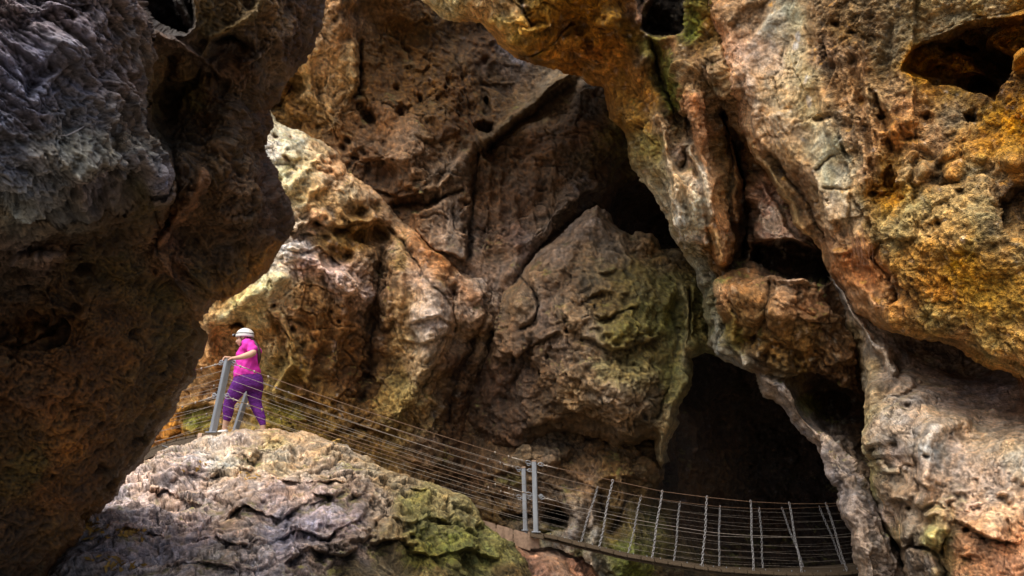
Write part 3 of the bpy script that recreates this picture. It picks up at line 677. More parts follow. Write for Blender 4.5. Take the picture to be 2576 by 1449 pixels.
# ------------------------------------------------------------------ arch and curtain
arch = Rock('rock_arch_curtain',
    [(1035, -400), (1045, -30), (1060, 8), (1099, 30), (1121, 48), (1169, 52), (1215, 56), (1243, 85), (1273, 118), (1302, 144), (1332, 156), (1395, 174), (1443, 185), (1476, 208), (1522, 222),
     (1533, 274), (1540, 300), (1556, 311), (1580, 335), (1585, 389), (1602, 437), (1628, 474), (1650, 511), (1669, 540), (1682, 575), (1702, 620), (1722, 660), (1750, 690), (1762, 740),
     (1768, 800), (1776, 868), (1809, 903), (1864, 922), (1904, 937), (1927, 995), (1974, 1030), (2012, 1090), (2049, 1124), (2079, 1184), (2110, 1236), (2112, 1290), (2135, 1330), (2146, 1390),
     (2158, 1449), (2190, 1900), (2420, 1900), (2600, 1000), (2900, 800), (2900, -400)],
    [(1100, 20, 10.8), (1000, -100, 10.6), (1250, 30, 10.4), (1300, 80, 10.5), (1300, 140, 11.1), (1400, 40, 10.2), (1450, 100, 10.6), (1500, 190, 11.3), (1600, 110, 10.6), (1560, 260, 11.3),
     (1600, 400, 11.1), (1640, 300, 10.5), (1700, 200, 10.1), (1750, 100, 9.9), (1700, 560, 10.7), (1720, 650, 11.0), (1740, 500, 10.1), (1760, 300, 10), (1820, 640, 10.5), (1830, 400, 10.4),
     (1850, 250, 10), (1900, 500, 10.2), (1850, 750, 10.2), (1900, 900, 10.3), (1950, 800, 9.9), (2000, 740, 9.7), (2080, 800, 9.6), (2030, 950, 10.1), (2060, 1050, 10.1), (2140, 900, 9.7),
     (2150, 1050, 10.1), (1950, 1000, 10.1), (2080, 1180, 9.5), (2150, 1300, 9.0), (2180, 1420, 8.7), (2000, 1080, 9.9), (1800, 830, 11.0), (1770, 750, 11.2), (2300, 400, 10), (2400, 1200, 9.5), (2300, 0, 10)],
    [(1060, 0, 'c0a070'), (1120, 20, 'd0b48c'), (1160, 10, 'c8a878'), (1200, 20, 'b8986c'), (1180, 42, '94703c'), (1250, 10, 'b89a6c'), (1270, 50, 'c89c5c'), (1300, 80, 'cc8e3c'), (1340, 75, 'c8843c'), (1290, 120, 'ac8248'),
     (1260, 80, 'a88450'), (1300, 20, '8e7450'), (1330, 20, '5c4618'), (1380, 30, 'a8782c'), (1400, 10, '8c6420'), (1360, 60, '7c5a1c'), (1350, 110, '8a5c1c'), (1330, 140, '543a16'), (1420, 60, '7a4e14'), (1460, 30, '9a6618'),
     (1410, 120, '9a6c2a'), (1480, 100, '8a5c1c'), (1540, 50, '7c5418'), (1520, 100, '6c4814'), (1440, 150, '6c4618'), (1500, 170, '86602c'), (1550, 150, 'a07030'), (1590, 100, '5a4818'), (1560, 200, '9a6a28'), (1620, 200, '94642a'),
     (1490, 130, '7a4a1c'), (1520, 210, '6c4a1e'), (1570, 250, '8a6024'), (1630, 250, '9a6c2c'), (1550, 270, '74582c'), (1580, 310, '6c5220'), (1620, 310, '8a6226'), (1650, 300, 'a07c50'), (1670, 330, 'a68a68'), (1610, 360, '6c6238'),
     (1650, 370, '6e6232'), (1620, 430, '7c7652'), (1660, 430, '8a8058'), (1640, 480, '8a8a74'), (1670, 520, '8c8c7c'), (1690, 580, '847e60'), (1680, 380, '8c7858'), (1700, 420, '9c8a6c'), (1720, 470, 'b8a48c'), (1740, 540, 'c8ac98'),
     (1760, 590, 'b89c88'), (1700, 500, 'a09478'), (1720, 590, 'a89478'), (1640, 130, '3c2e0e'), (1620, 100, '2c200c'), (1660, 50, '0c0805'), (1600, 30, '5c3e24'), (1680, 20, '0c0705'), (1720, 70, '221c0a'), (1740, 10, '5a5420'), (1730, 90, '303010'),
     (1770, 60, '6a501f'), (1660, 110, '6c4c2c'), (1700, 120, '84603c'), (1740, 140, '6c5434'), (1640, 150, '3a300e'), (1660, 200, '282408'), (1680, 260, '2a2008'), (1730, 200, '84745a'), (1780, 180, '847058'), (1700, 320, '5c4a2e'),
     (1720, 260, '7a5c3e'), (1745, 260, 'b07a54'), (1760, 330, 'a87850'), (1770, 400, 'a8845c'), (1790, 200, '5c5234'), (1800, 280, '7c6c54'), (1830, 300, '5a4420'), (1850, 340, '4a3216'), (1820, 380, '3c2c10'), (1870, 400, '3a240e'),
     (1830, 480, '3c2c12'), (1860, 500, '4e3016'), (1880, 450, '2c1c0c'), (1850, 600, '3c2a14'), (1880, 580, '1e1208'), (1790, 500, 'a07440'), (1800, 560, 'a07040'), (1815, 620, '7c5c30'), (1720, 380, 'b09c8c'), (1760, 470, 'bca89c'), (1780, 520, 'b89880'),
     (1920, 480, '94705c'), (1930, 540, 'a88274'), (1960, 580, 'b4998c'), (1920, 590, '9c7c6a'), (2000, 590, '9c8470'), (1960, 640, '2c1e14'), (2020, 660, '1c120c'), (2060, 670, '20150c'), (1990, 700, '84705c'), (2040, 710, '6c5c48'), (1920, 660, '1a1008'),
     (1740, 640, '84846c'), (1760, 680, '6c705c'), (1780, 720, '74786c'), (1800, 800, '6c7060'), (1780, 820, '5c6048'), (1830, 880, '787c74'), (1860, 910, '84847c'), (1800, 860, '5c5c4c'), (1790, 650, '4a3014'), (1820, 700, '64492a'),
     (1850, 690, '36240f'), (1900, 700, '705234'), (1900, 760, '6c4e2c'), (1830, 740, '8a6440'), (1850, 790, '5a421f'), (1930, 800, '6a4e2a'), (1980, 760, '86684a'), (2040, 770, '6c4e34'), (2080, 760, '4a3420'), (1960, 860, '543c1a'),
     (2020, 860, '4e3818'), (1880, 860, '35280c'), (1920, 910, '3c2a0e'), (2000, 930, '3a2a0e'), (2080, 880, '42301a'), (2100, 830, '3a2814'), (2120, 930, '3e2a16'), (2150, 970, '46301a'), (2060, 980, '24160b'), (2120, 1020, '20140a'), (2100, 1080, '2a1c10'),
     (2040, 1020, '5c5020'), (1940, 970, '6c6c60'), (1975, 985, 'a09c90'), (1985, 1020, '8c887c'), (2020, 1080, '807a74'), (2060, 1130, '7c7470'), (2100, 1190, '706864'), (2140, 1260, '645c58'), (2130, 1300, '605c54'), (2150, 1350, '686664'), (2170, 1420, '5c5c5c'), (2090, 1130, '44382c'),
     (2140, 1150, '2a2016'), (2160, 1230, '281e16'), (2200, 1350, '3c3c40'), (2220, 1420, '4a4a4a'), (2190, 1280, '241a14'), (2190, 1100, '20160c')],
    warp=0.9, rim=0.7, R=45)
# mouth of the roof hole and its rim
arch.plate([(1590, -400), (1600, 20), (1612, 70), (1640, 92), (1690, 94), (1718, 88), (1726, 50), (1712, -400)], -2.6, 7, '0a0603', 0.9)
arch.ridge([(1628, 0), (1612, 30), (1605, 50)], 9, 1.6, '5a4030', 0.7)
arch.ledge([(1040, 4), (1110, 26), (1180, 30), (1230, 20), (1290, 60), (1350, 70)], 0.18, 60, 5)
arch.ledge([(1240, 55), (1290, 95), (1345, 78), (1400, 70)], 0.3, 60, 6, '6c4c1c', 0.6)
arch.ridge([(1245, 50), (1300, 75), (1345, 78)], 12, 0.22, 'd09040', 0.5)
arch.groove([(1310, 0), (1325, 40), (1340, 60)], 7, 0.3, '241a08', 0.8)
arch.groove([(1310, 135), (1400, 100), (1440, 60)], 10, 0.25, '2c1c08', 0.5)
arch.ledge([(1340, 165), (1400, 130), (1470, 150), (1510, 200)], 0.3, 50, 8)
arch.blob(1450, 60, 40, 40, -0.4, 0, '4a3010', 0.4); arch.blob(1540, 50, 45, 40, 0.3); arch.blob(1480, 120, 12, 20, -0.35, 0, '34200c', 0.6)
arch.ledge([(1480, 60), (1540, 70), (1600, 110)], 0.25, 50, 7, '2c1e08', 0.5)
arch.blob(1570, 115, 26, 20, 0.3); arch.blob(1615, 150, 22, 36, 0.45, 20, '8a7860', 0.5); arch.blob(1660, 100, 30, 12, 0.2)
arch.groove([(1640, 110), (1655, 180), (1685, 250), (1710, 330), (1690, 300)], 12, 0.45, '1c1a06', 0.75)
arch.ridge([(1540, 225), (1590, 300), (1625, 380), (1665, 470), (1700, 570)], 30, 0.25)
arch.groove([(1540, 240), (1560, 300), (1590, 370)], 6, 0.12)
arch.ridge([(1650, 290), (1670, 340), (1680, 400), (1700, 470), (1710, 560)], 14, 0.3, 'ac9878', 0.5)
arch.ridge([(1600, 440), (1640, 500), (1675, 570), (1710, 640)], 10, 0.22, '9aa090', 0.6)
arch.plate([(1690, 440), (1735, 425), (1765, 470), (1780, 540), (1790, 612), (1708, 615), (1685, 560), (1678, 500)], 0.3, 9)
arch.ledge([(1700, 612), (1745, 618), (1800, 610)], 0.2, 30, 4, '3c2c1c', 0.6)
arch.ridge([(1745, 240), (1748, 290), (1762, 350), (1778, 420), (1795, 500), (1812, 580), (1822, 655)], 15, 0.65, 'a87650', 0.45)
arch.ridge([(1732, 360), (1745, 400), (1765, 440), (1780, 500), (1790, 540)], 9, 0.4, 'cbb8a8', 0.7)
arch.ridge([(1790, 560), (1805, 610), (1820, 655)], 6, 0.4, 'b08850', 0.5)
arch.groove([(1722, 300), (1735, 350), (1715, 420)], 7, 0.3, '261a0c', 0.6)
arch.groove([(1820, 290), (1850, 380), (1870, 480), (1885, 560), (1870, 650)], 26, 1.1, '170e06', 0.7)
arch.ridge([(1830, 300), (1845, 400), (1840, 500), (1850, 560)], 8, 0.35, '5c3c1c', 0.5)
arch.ridge([(1800, 120), (1830, 220), (1870, 330)], 20, 0.3, '8c785c', 0.4)
arch.blob(1740, 200, 30, 40, 0.2); arch.blob(1790, 170, 20, 40, 0.2)
arch.plate([(1895, 430), (1925, 460), (1965, 540), (2010, 600), (2050, 640), (1990, 606), (1955, 614), (1915, 610), (1893, 570), (1903, 510)], 0.3, 6)
arch.plate([(1900, 612), (1960, 616), (1995, 606), (2050, 640), (2095, 690), (2050, 690), (1990, 692), (1940, 682), (1890, 665)], -0.95, 8, '120b07', 0.85)
arch.blob(2000, 700, 60, 14, 0.25)
arch.plate([(1800, 712), (1835, 700), (1870, 690), (1930, 692), (2040, 696), (2090, 715), (2110, 780), (2160, 870), (2180, 1010), (2100, 985), (2000, 965), (1935, 940), (1880, 925), (1835, 870), (1840, 800), (1812, 760)], 0.45, 14)
arch.ridge([(1810, 700), (1825, 760), (1850, 800), (1845, 850)], 10, 0.2, '9c7850', 0.5)
arch.blob(1960, 770, 70, 60, 0.4); arch.blob(1880, 740, 30, 30, 0.2); arch.blob(2060, 830, 50, 60, 0.25)
arch.groove([(1940, 720), (1930, 790), (1900, 850)], 10, 0.18, '2c1c0a', 0.5)
arch.ledge([(1880, 890), (1960, 930), (2060, 950), (2150, 1000)], 0.35, 60, 8, '150d06', 0.7)
arch.blob(2080, 1020, 60, 50, -0.8, 30, '170f08', 0.6)
arch.ridge([(1880, 915), (1930, 960), (1975, 968), (2000, 1010), (2030, 1060), (2075, 1120), (2115, 1190), (2150, 1270), (2170, 1340), (2190, 1449)], 30, 0.2, '7c7672', 0.3)
arch.groove([(2010, 985), (2050, 1060), (2095, 1120)], 4, 0.1, '241c0c', 0.4)
arch.plate([(2060, 1060), (2130, 1085), (2180, 1150), (2220, 1250), (2260, 1340), (2300, 1400), (2300, 1600), (2150, 1600), (2114, 1290), (2080, 1184)], 0.3, 14, '6a645e', 0.75)
arch.plate([(1905, 936), (1975, 962), (2008, 985), (2040, 1035), (2078, 1085), (2120, 1130), (2158, 1190), (2196, 1260), (2235, 1335), (2275, 1390), (2290, 1600), (2150, 1600), (2110, 1290), (2060, 1184), (1927, 1010)], 0.42, 9, '7a7470', 0.75)
arch.groove([(2130, 1100), (2175, 1190), (2205, 1250)], 6, 0.15, '201810', 0.5)
arch.ridge([(1745, 690), (1790, 770), (1810, 850), (1870, 915)], 16, 0.25, '80847a', 0.4)
for x, y in ((1770, 730), (1790, 780), (1800, 700), (1780, 820)): arch.blob(x, y, 9, 12, -0.2, 0, '24200f', 0.5)
arch.patch(1738, 545, 48, 80, 'e6ccb8', 0.95); arch.patch(1765, 440, 12, 60, 'c8b4a4', 0.7, -15); arch.patch(1705, 460, 20, 60, 'b8a88c', 0.6, -15); arch.patch(1945, 550, 34, 60, 'c8a898', 0.85)
arch.patch(1680, 330, 14, 50, 'b09a78', 0.5)
def arch_disp():
    f0 = disp_lime(0.22, 0.16, 0.08, 0.024, 0.09)
    return f0
o = arch.finish(M_lit, arch_disp(), 'ochre rock arch and ribbed stone curtain running from the roof down to the dark opening', 'rock arch',
    post_col=moss_post([(1690, 230, 30, 80, '3a420e', 0.75), (1640, 120, 50, 30, '4a4a12', 0.6), (1745, 60, 25, 50, '4c5a18', 0.6), (1850, 840, 30, 60, '4c4a16', 0.6), (2040, 1010, 30, 30, '4c5410', 0.5), (1640, 370, 40, 50, '6a6830', 0.5), (1780, 760, 30, 60, '5a6444', 0.4)]))
# ------------------------------------------------------------------ grey bulge, lower right
bulge = Rock('grey_rock_bulge',
    [(2080, 690), (2092, 715), (2108, 765), (2120, 830), (2152, 880), (2160, 950), (2172, 1010), (2180, 1060), (2180, 1120), (2190, 1180), (2192, 1230), (2210, 1262), (2213, 1308), (2235, 1350),
     (2258, 1375), (2262, 1400), (2268, 1449), (2290, 1900), (3200, 1900), (3200, 600), (2300, 600)],
    [(2100, 740, 9.3), (2140, 880, 9.0), (2200, 1000, 8.3), (2250, 1050, 7.7), (2190, 1200, 8.2), (2300, 950, 8.4), (2400, 950, 8.6), (2500, 990, 8.0), (2350, 1100, 7.1), (2450, 1200, 6.6), (2560, 1100, 6.5),
     (2300, 1350, 7.1), (2450, 1400, 6.1), (2560, 1400, 5.8), (2230, 1340, 7.9), (2560, 1250, 6.1), (2200, 830, 8.9), (2300, 800, 9), (2600, 800, 8.5), (2260, 1250, 7.5)],
    [(2110, 730, 'b09c84'), (2140, 780, 'b4a08a'), (2180, 830, 'b8a494'), (2220, 880, '9c8878'), (2130, 850, '5c5038'), (2140, 880, '8a7048'), (2170, 870, '6c6050'), (2200, 930, '8a7a5a'), (2190, 1000, '8c7c60'), (2240, 950, 'a08c78'),
     (2280, 900, '7c6858'), (2350, 900, '7a6656'), (2430, 940, '84705f'), (2500, 980, '846f62'), (2550, 1010, '8c7460'), (2330, 960, '96806c'), (2280, 1000, 'a4917a'), (2400, 1010, '9a8676'), (2480, 1040, 'b09c88'), (2560, 1080, 'b8a088'),
     (2200, 1060, '8c8464'), (2240, 1080, '9c8c78'), (2300, 1060, 'a89682'), (2350, 1100, 'b8a894'), (2400, 1130, 'a49282'), (2480, 1120, 'b8a694'), (2560, 1150, 'c0ac98'), (2200, 1140, '9c9480'), (2260, 1150, 'a08c7c'), (2320, 1160, '9c8874'), (2340, 1130, 'c0b4a8'),
     (2420, 1200, '9a8878'), (2500, 1220, 'ab9888'), (2200, 1220, '8a8458'), (2250, 1230, '948068'), (2310, 1230, 'a48c74'), (2380, 1240, '9c8670'), (2230, 1290, 'a89484'), (2290, 1300, '8c7c68'), (2250, 1340, '8c7c5c'), (2330, 1320, 'a08c74'), (2380, 1310, 'b0946e'),
     (2440, 1290, 'a88c78'), (2520, 1300, 'b09880'), (2300, 1380, '5c4e3e'), (2280, 1420, '80705e'), (2340, 1410, '706050'), (2360, 1350, 'b0ac60'), (2380, 1400, 'b8905c'), (2430, 1380, 'b8805c'), (2480, 1400, 'aa7c5c'), (2560, 1370, 'b07c58'), (2540, 1430, 'a8785a'), (2430, 1440, 'a87c5c'), (2380, 1440, 'a49060')],
    warp=1.0, rim=0.8, R=45)
bulge.ridge([(2092, 705), (2130, 770), (2175, 825), (2215, 880), (2250, 940)], 10, 0.3, 'bcaa98', 0.6)
bulge.blob(2310, 870, 60, 40, -0.35); bulge.blob(2340, 940, 120, 26, -0.25, 8)
bulge.ledge([(2190, 1030), (2260, 1000), (2330, 960)], 0.15, 50, 8); bulge.blob(2280, 1035, 16, 10, -0.15, 0, '6c5c4c', 0.5)
bulge.ridge([(2320, 1250), (2330, 1180), (2325, 1120), (2360, 1075), (2420, 1060)], 24, 0.3)
bulge.groove([(2310, 1240), (2305, 1170), (2310, 1100)], 9, 0.2, '6a5642', 0.4)
bulge.ledge([(2190, 1250), (2220, 1262), (2260, 1258), (2300, 1270)], 0.2, 40, 5, '3c3020', 0.6)
bulge.ledge([(2200, 1175), (2240, 1190), (2290, 1200), (2350, 1250)], 0.22, 50, 5, '4c3c2c', 0.5)
bulge.groove([(2205, 1165), (2235, 1160), (2245, 1175)], 4, 0.16, '3c3020', 0.6)
bulge.ledge([(2215, 1345), (2270, 1378), (2330, 1372), (2350, 1380)], 0.5, 50, 5, '1c140c', 0.85)
bulge.plate([(2268, 1392), (2300, 1380), (2345, 1388), (2360, 1440), (2350, 1700), (2280, 1700)], 0.3, 7)
bulge.ledge([(2350, 1260), (2410, 1310), (2480, 1350), (2576, 1372)], 0.25, 70, 5, '4a3020', 0.6)
bulge.blob(2360, 1345, 22, 28, 0.3); bulge.ridge([(2340, 1300), (2370, 1290), (2380, 1330)], 12, 0.2); bulge.groove([(2380, 1350), (2370, 1390)], 5, 0.2, '5c4a1c', 0.6)
bulge.ledge([(2390, 1400), (2450, 1395), (2520, 1420)], 0.12, 30, 4, '6c3c1c', 0.4)
bulge.ledge([(2340, 1210), (2420, 1240), (2500, 1240), (2590, 1260)], 0.12, 80, 12)
for x, y in ((2225, 1130), (2260, 1120), (2330, 1145), (2290, 1280), (2240, 1300), (2480, 1360), (2440, 1340)): bulge.blob(x, y, 8, 7, -0.14, 0, '5c4c38', 0.5)
bulge.col = bulge.col * np.array([[0.90, 0.96, 1.02]])
o = bulge.finish(M_grey, disp_lime(0.20, 0.08, 0.03, 0.014, 0.02, fac=0.035, chip=0.02), 'smooth pale grey rock bulge below the orange crusted overhang', 'rock bulge',
    post_col=moss_post([(2200, 1180, 25, 110, '7c7c4a', 0.4), (2360, 1360, 30, 60, '9c9868', 0.4)]))

# ------------------------------------------------------------------ crusted overhang, upper right
crust = Rock('crusted_rock_overhang',
    [(1765, -400), (1770, 0), (1778, 60), (1800, 130), (1815, 200), (1845, 255), (1868, 320), (1888, 378), (1905, 400), (1925, 425), (1950, 470), (1985, 535), (2010, 585), (2045, 622),
     (2062, 655), (2082, 688), (2108, 730), (2150, 785), (2196, 812), (2240, 835), (2300, 850), (2369, 862), (2429, 878), (2474, 920), (2524, 940), (2580, 960), (3200, 1100), (3200, -400)],
    [(1780, 60, 9.6), (1850, 200, 9.5), (1950, 420, 9.2), (2050, 620, 8.9), (2130, 750, 8.6), (1950, 100, 9.0), (2100, 300, 8.4), (2150, 550, 8.2), (2250, 200, 7.8), (2250, 500, 7.6), (2300, 700, 7.3),
     (2400, 840, 7.1), (2450, 50, 7.2), (2450, 350, 7.2), (2450, 600, 6.6), (2560, 700, 6.4), (2560, 900, 6.5), (2560, 50, 6.8), (2220, 800, 7.9)],
    [(1800, 20, 'a0805c'), (1800, 80, 'b0886a'), (1820, 150, 'a88468'), (1860, 40, '7c6c56'), (1900, 20, '74644c'), (1850, 120, 'a89080'), (1900, 110, 'c0a494'), (1950, 60, 'ccb098'), (1990, 40, 'd4b898'), (1940, 150, 'c4a898'),
     (2000, 150, 'cab294'), (1870, 220, 'b09c88'), (1920, 230, 'c4ae98'), (1980, 230, 'bca684'), (2030, 200, 'ccb088'), (1890, 300, '9c8468'), (1930, 320, 'b8a488'), (2000, 330, 'b4a080'), (2040, 290, 'c4ac84'), (1900, 370, 'a88c6c'),
     (1940, 420, '8c7c5c'), (1980, 400, 'b09c78'), (2060, 370, 'bcb090'), (2020, 450, '746048'), (1970, 480, 'a88c60'), (2080, 430, 'c8bca0'), (2100, 380, 'd0c0a0'), (2130, 440, 'c4b8a4'), (2000, 520, '54442f'), (2050, 500, '8c7c5e'),
     (2080, 520, 'b8a68c'), (2130, 540, 'b4b09c'), (2040, 570, '8a7454'), (2110, 590, 'a89478'), (2080, 620, '8c6c4c'), (2120, 680, 'a07048'), (2180, 700, 'a06c44'), (2160, 640, '9c7048'), (2140, 750, '9c7c5c'), (2200, 770, 'a0805c'),
     (2050, 30, 'a08c6c'), (2100, 40, '7c6644'), (2130, 80, '66502c'), (2200, 60, '6c5a3e'), (2250, 40, '8c8060'), (2080, 130, '90765a'), (2150, 150, '806444'), (2220, 140, '7c7254'), (2300, 60, '8c8460'), (2400, 30, 'a4966e'), (2500, 30, 'ac9a70'),
     (2350, 90, '988c6c'), (2450, 70, 'a07c34'), (2550, 60, 'b07c2c'), (2100, 220, '9c8260'), (2150, 260, 'a88a64'), (2200, 230, '8c7854'), (2260, 200, '9a8462'), (2300, 160, 'b07820'), (2280, 260, 'a88258'), (2150, 340, 'b09068'),
     (2200, 350, 'b08454'), (2250, 330, 'a87840'), (2300, 330, 'a88050'), (2180, 430, 'b09270'), (2230, 430, 'a07c3c'), (2250, 490, 'a06c1c'), (2300, 420, '9c8860'), (2350, 350, 'a88a64'), (2350, 440, 'b09060'), (2400, 300, 'a08c68'),
     (2400, 400, 'b0803c'), (2450, 360, 'b88c50'), (2500, 360, 'b07c24'), (2560, 330, 'b87c1c'), (2450, 440, '9c8c60'), (2500, 430, 'a49068'), (2570, 420, 'a87434'), (2540, 480, '584c3c'), (2400, 500, 'b89c64'), (2300, 520, 'c0a870'),
     (2260, 580, 'c8ac78'), (2330, 580, 'b89860'), (2400, 590, 'ac8c50'), (2470, 540, 'b0a06c'), (2350, 640, 'b88434'), (2280, 660, 'a8803c'), (2420, 680, 'bc7c1c'), (2350, 720, 'b07c30'), (2480, 650, 'b49454'), (2550, 620, 'a88c58'),
     (2270, 760, 'b08448'), (2340, 790, 'c09c58'), (2410, 780, 'bc9450'), (2480, 740, 'c89438'), (2540, 760, 'cc9040'), (2480, 840, 'c8a060'), (2560, 860, 'c89450'), (2420, 850, 'b08c58'), (2300, 830, '9c7c48'), (2230, 700, 'a87c50'), (2550, 930, 'b88c50'),
     (2350, 180, '6a4610'), (2450, 160, '7c5210'), (2500, 200, '2c1c08'), (2560, 100, '9c6c1c')],
    warp=1.0, rim=0.8, R=50, back=3.0)
CORAL = [(2030, -200), (2045, 60), (2050, 140), (2075, 240), (2080, 330), (2135, 430), (2160, 500), (2185, 600), (2230, 640), (2240, 800), (2300, 1000), (3200, 1200), (3200, -200)]
def coral_region(s, ui):
    sd = poly_sd(s.WX[ui], s.WY[ui], CORAL)
    return (0.06 + 0.94 * sstep(-15, 25, sd)).astype(np.float32)
crust.ledge([(2150, 500), (2130, 430), (2085, 330), (2060, 240), (2045, 140), (2035, 60), (2015, -10)][::-1], 0.0, 30, 5)
d_, side_, t_ = line_dist(crust.WX, crust.WY, [(2015, -40), (2045, 60), (2048, 140), (2068, 240), (2080, 330), (2135, 430), (2160, 510)])
crust.d -= 0.14 * sstep(-4, 4, -np.sign(side_) * d_ * -1) * 0 + 0.0
crust.plate([(2045, 60), (2048, 140), (2068, 240), (2080, 330), (2135, 430), (2160, 510), (2230, 600), (2300, 600), (2300, -200), (2015, -200)], 0.16, 6)
crust.plate([(2275, 170), (2300, 132), (2350, 108), (2400, 92), (2440, 72), (2500, 62), (2700, 30), (2700, 130), (2570, 120), (2552, 150), (2530, 200), (2505, 250), (2475, 228), (2430, 222), (2380, 205), (2330, 185)], -0.75, 12, '7c5414', 0.5)
crust.blob(2440, 115, 34, 16, -0.7, 20, '1c1208', 0.9); crust.blob(2500, 165, 44, 26, -0.9, 25, '140d06', 0.9); crust.blob(2480, 215, 28, 16, -0.7, 0, '1a1108', 0.9); crust.blob(2390, 120, 16, 10, -0.5, 0, '140c05', 0.8)
crust.blob(2430, 175, 46, 18, 0.5, 10, 'a87018', 0.7); crust.blob(2560, 130, 20, 30, 0.5); crust.blob(2350, 160, 26, 12, 0.35, -10, 'a87018', 0.6); crust.blob(2475, 185, 16, 10, 0.4, 0, 'a87018', 0.7); crust.blob(2410, 140, 14, 10, 0.4, 0, 'b07820', 0.7); crust.blob(2520, 120, 18, 10, 0.4, 30, 'a87018', 0.6)
crust.plate([(2505, 520), (2560, 470), (2700, 470), (2700, 590), (2570, 585), (2530, 570)], -0.3, 14, '3c2c1c', 0.6)
crust.plate([(2235, 600), (2270, 545), (2320, 500), (2380, 470), (2480, 455), (2505, 500), (2540, 600), (2700, 640), (2700, 960), (2380, 862), (2245, 810), (2262, 700)], 0.3, 9)
crust.groove([(2232, 600), (2195, 650), (2245, 720), (2250, 800)], 9, 0.15, '5c3a1c', 0.5)
crust.blob(2240, 470, 36, 50, -0.45, 0, '6a4614', 0.6)
for x, y, r, a in ((2365, 395, 26, .3), (2330, 430, 26, .25), (2400, 440, 24, .3), (2550, 405, 26, .35), (2200, 390, 16, .2), (2230, 340, 18, .2), (2160, 300, 16, .2), (2300, 380, 22, .2), (2470, 400, 22, .2), (2280, 300, 20, .2), (2180, 450, 16, .2)):
    crust.blob(x, y, r, r * 0.8, a, 15)
for x, y, r, a in ((2170, 250, 12, .3), (2215, 300, 14, .3), (2290, 350, 16, .35), (2440, 300, 24, .35), (2330, 300, 14, .3), (2200, 490, 10, .3), (2420, 480, 14, .2), (2150, 90, 14, .4), (2190, 100, 10, .3), (2100, 60, 10, .3), (2360, 560, 10, .2)):
    crust.blob(x, y, r, r * 0.8, -a * 0.55, 15, '3a2612', 0.6)
crust.ridge([(2150, 100), (2170, 200), (2190, 300), (2215, 400), (2225, 480)], 14, 0.18); crust.ridge([(2120, 150), (2140, 260), (2170, 380), (2180, 470)], 12, 0.15)
crust.ridge([(2190, 200), (2230, 260), (2250, 330)], 12, 0.15); crust.groove([(2205, 230), (2225, 300), (2240, 380)], 6, 0.15, '4a3014', 0.6)
# pale face and its crest
crust.ridge([(1880, 350), (1905, 390), (1945, 440), (1975, 505), (2010, 575), (2050, 640), (2085, 700)], 8, 0.22, 'c0a67c', 0.6)
crust.groove([(1935, 395), (1975, 440), (2010, 490), (2035, 540), (2060, 600)], 16, 0.3, '30241a', 0.75)
crust.ledge([(1895, 250), (1935, 340), (1985, 400), (2050, 470), (2100, 520)], 0.0, 40, 6)
crust.ridge([(1880, 170), (1905, 260), (1900, 330), (1940, 400)], 16, 0.15); crust.ridge([(1960, 300), (2000, 400), (2060, 480), (2090, 560)], 24, 0.18)
crust.plate([(2055, 320), (2095, 305), (2120, 380), (2150, 480), (2130, 560), (2085, 550), (2060, 480), (2040, 430)], 0.12, 8)
crust.groove([(2050, 430), (2090, 400), (2110, 390)], 4, 0.08, '6c5c40', 0.5); crust.groove([(2070, 470), (2120, 475), (2150, 470)], 4, 0.08, '6c5c40', 0.5)
crust.plate([(1870, 20), (1930, 0), (1920, 60), (1890, 100), (1850, 110), (1838, 70)], -0.1, 10, '6a5844', 0.4)
for x, y in ((2003, 90), (1998, 115), (2035, 200), (2040, 255)): crust.patch(x, y, 9, 14, 'e6dccc', 0.8)
crust.blob(2075, 300, 24, 12, -0.14, 0, '5c4630', 0.6)
crust.ledge([(2060, 640), (2130, 640), (2200, 600)], 0.12, 50, 6); crust.ridge([(2110, 640), (2150, 700), (2200, 770)], 12, 0.15); crust.ridge([(2180, 620), (2200, 700)], 10, 0.12)
crust.mask = (0.12 + 0.88 * sstep(-15, 25, poly_sd(crust.WX, crust.WY, CORAL))).astype(np.float32)
crust.col = crust.col * np.array([[0.92, 0.87, 0.80]])
o = crust.finish(M_coral, disp_coral(1.0, 1.0, coral_region, disp_lime(0.18, 0.06, 0.025, 0.014, 0.0, fac=0.04, chip=0.022)), 'tan and orange crusted rock overhang filling the upper right, deep pocket near its edge', 'rock overhang',
    post_col=moss_post([(2480, 720, 110, 90, 'b4802c', 0.6), (2500, 370, 90, 40, 'ac7c2c', 0.6), (2370, 640, 60, 40, 'a4763a', 0.5), (2310, 160, 60, 40, 'b87810', 0.7), (2440, 180, 60, 20, 'b0720c', 0.6), (2250, 490, 30, 50, '9c6a10', 0.6),
                        (2400, 60, 110, 40, 'a49c7c', 0.5), (2250, 100, 60, 60, '74705c', 0.4), (2560, 90, 40, 20, 'c08020', 0.6)]))

# ------------------------------------------------------------------ ledge carrying the walkway foot
ledge = Rock('brown_rock_shelf',
    [(1180, 1300), (1215, 1312), (1260, 1330), (1300, 1352), (1335, 1366), (1365, 1374), (1400, 1378), (1430, 1392), (1460, 1408), (1490, 1430), (1530, 1470), (1650, 1700), (1100, 1700), (1100, 1320)],
    [(1215, 1315, 10.6), (1350, 1372, 10.5), (1460, 1405, 10.6), (1300, 1420, 9.6), (1400, 1440, 9.6), (1500, 1470, 10.2), (1300, 1600, 9), (1500, 1600, 9.5), (1180, 1380, 9.8)],
    [(1250, 1330, '7c6a58'), (1330, 1372, '7e6a5c'), (1400, 1395, '7c685a'), (1450, 1420, '7a5848'), (1320, 1400, '6c4c3c'), (1350, 1440, '5c4234'), (1420, 1440, '66503f'), (1500, 1450, '6a4c3a'), (1280, 1380, '50402c'), (1300, 1600, '50402c')],
    warp=0.8, rim=0.5, R=30)
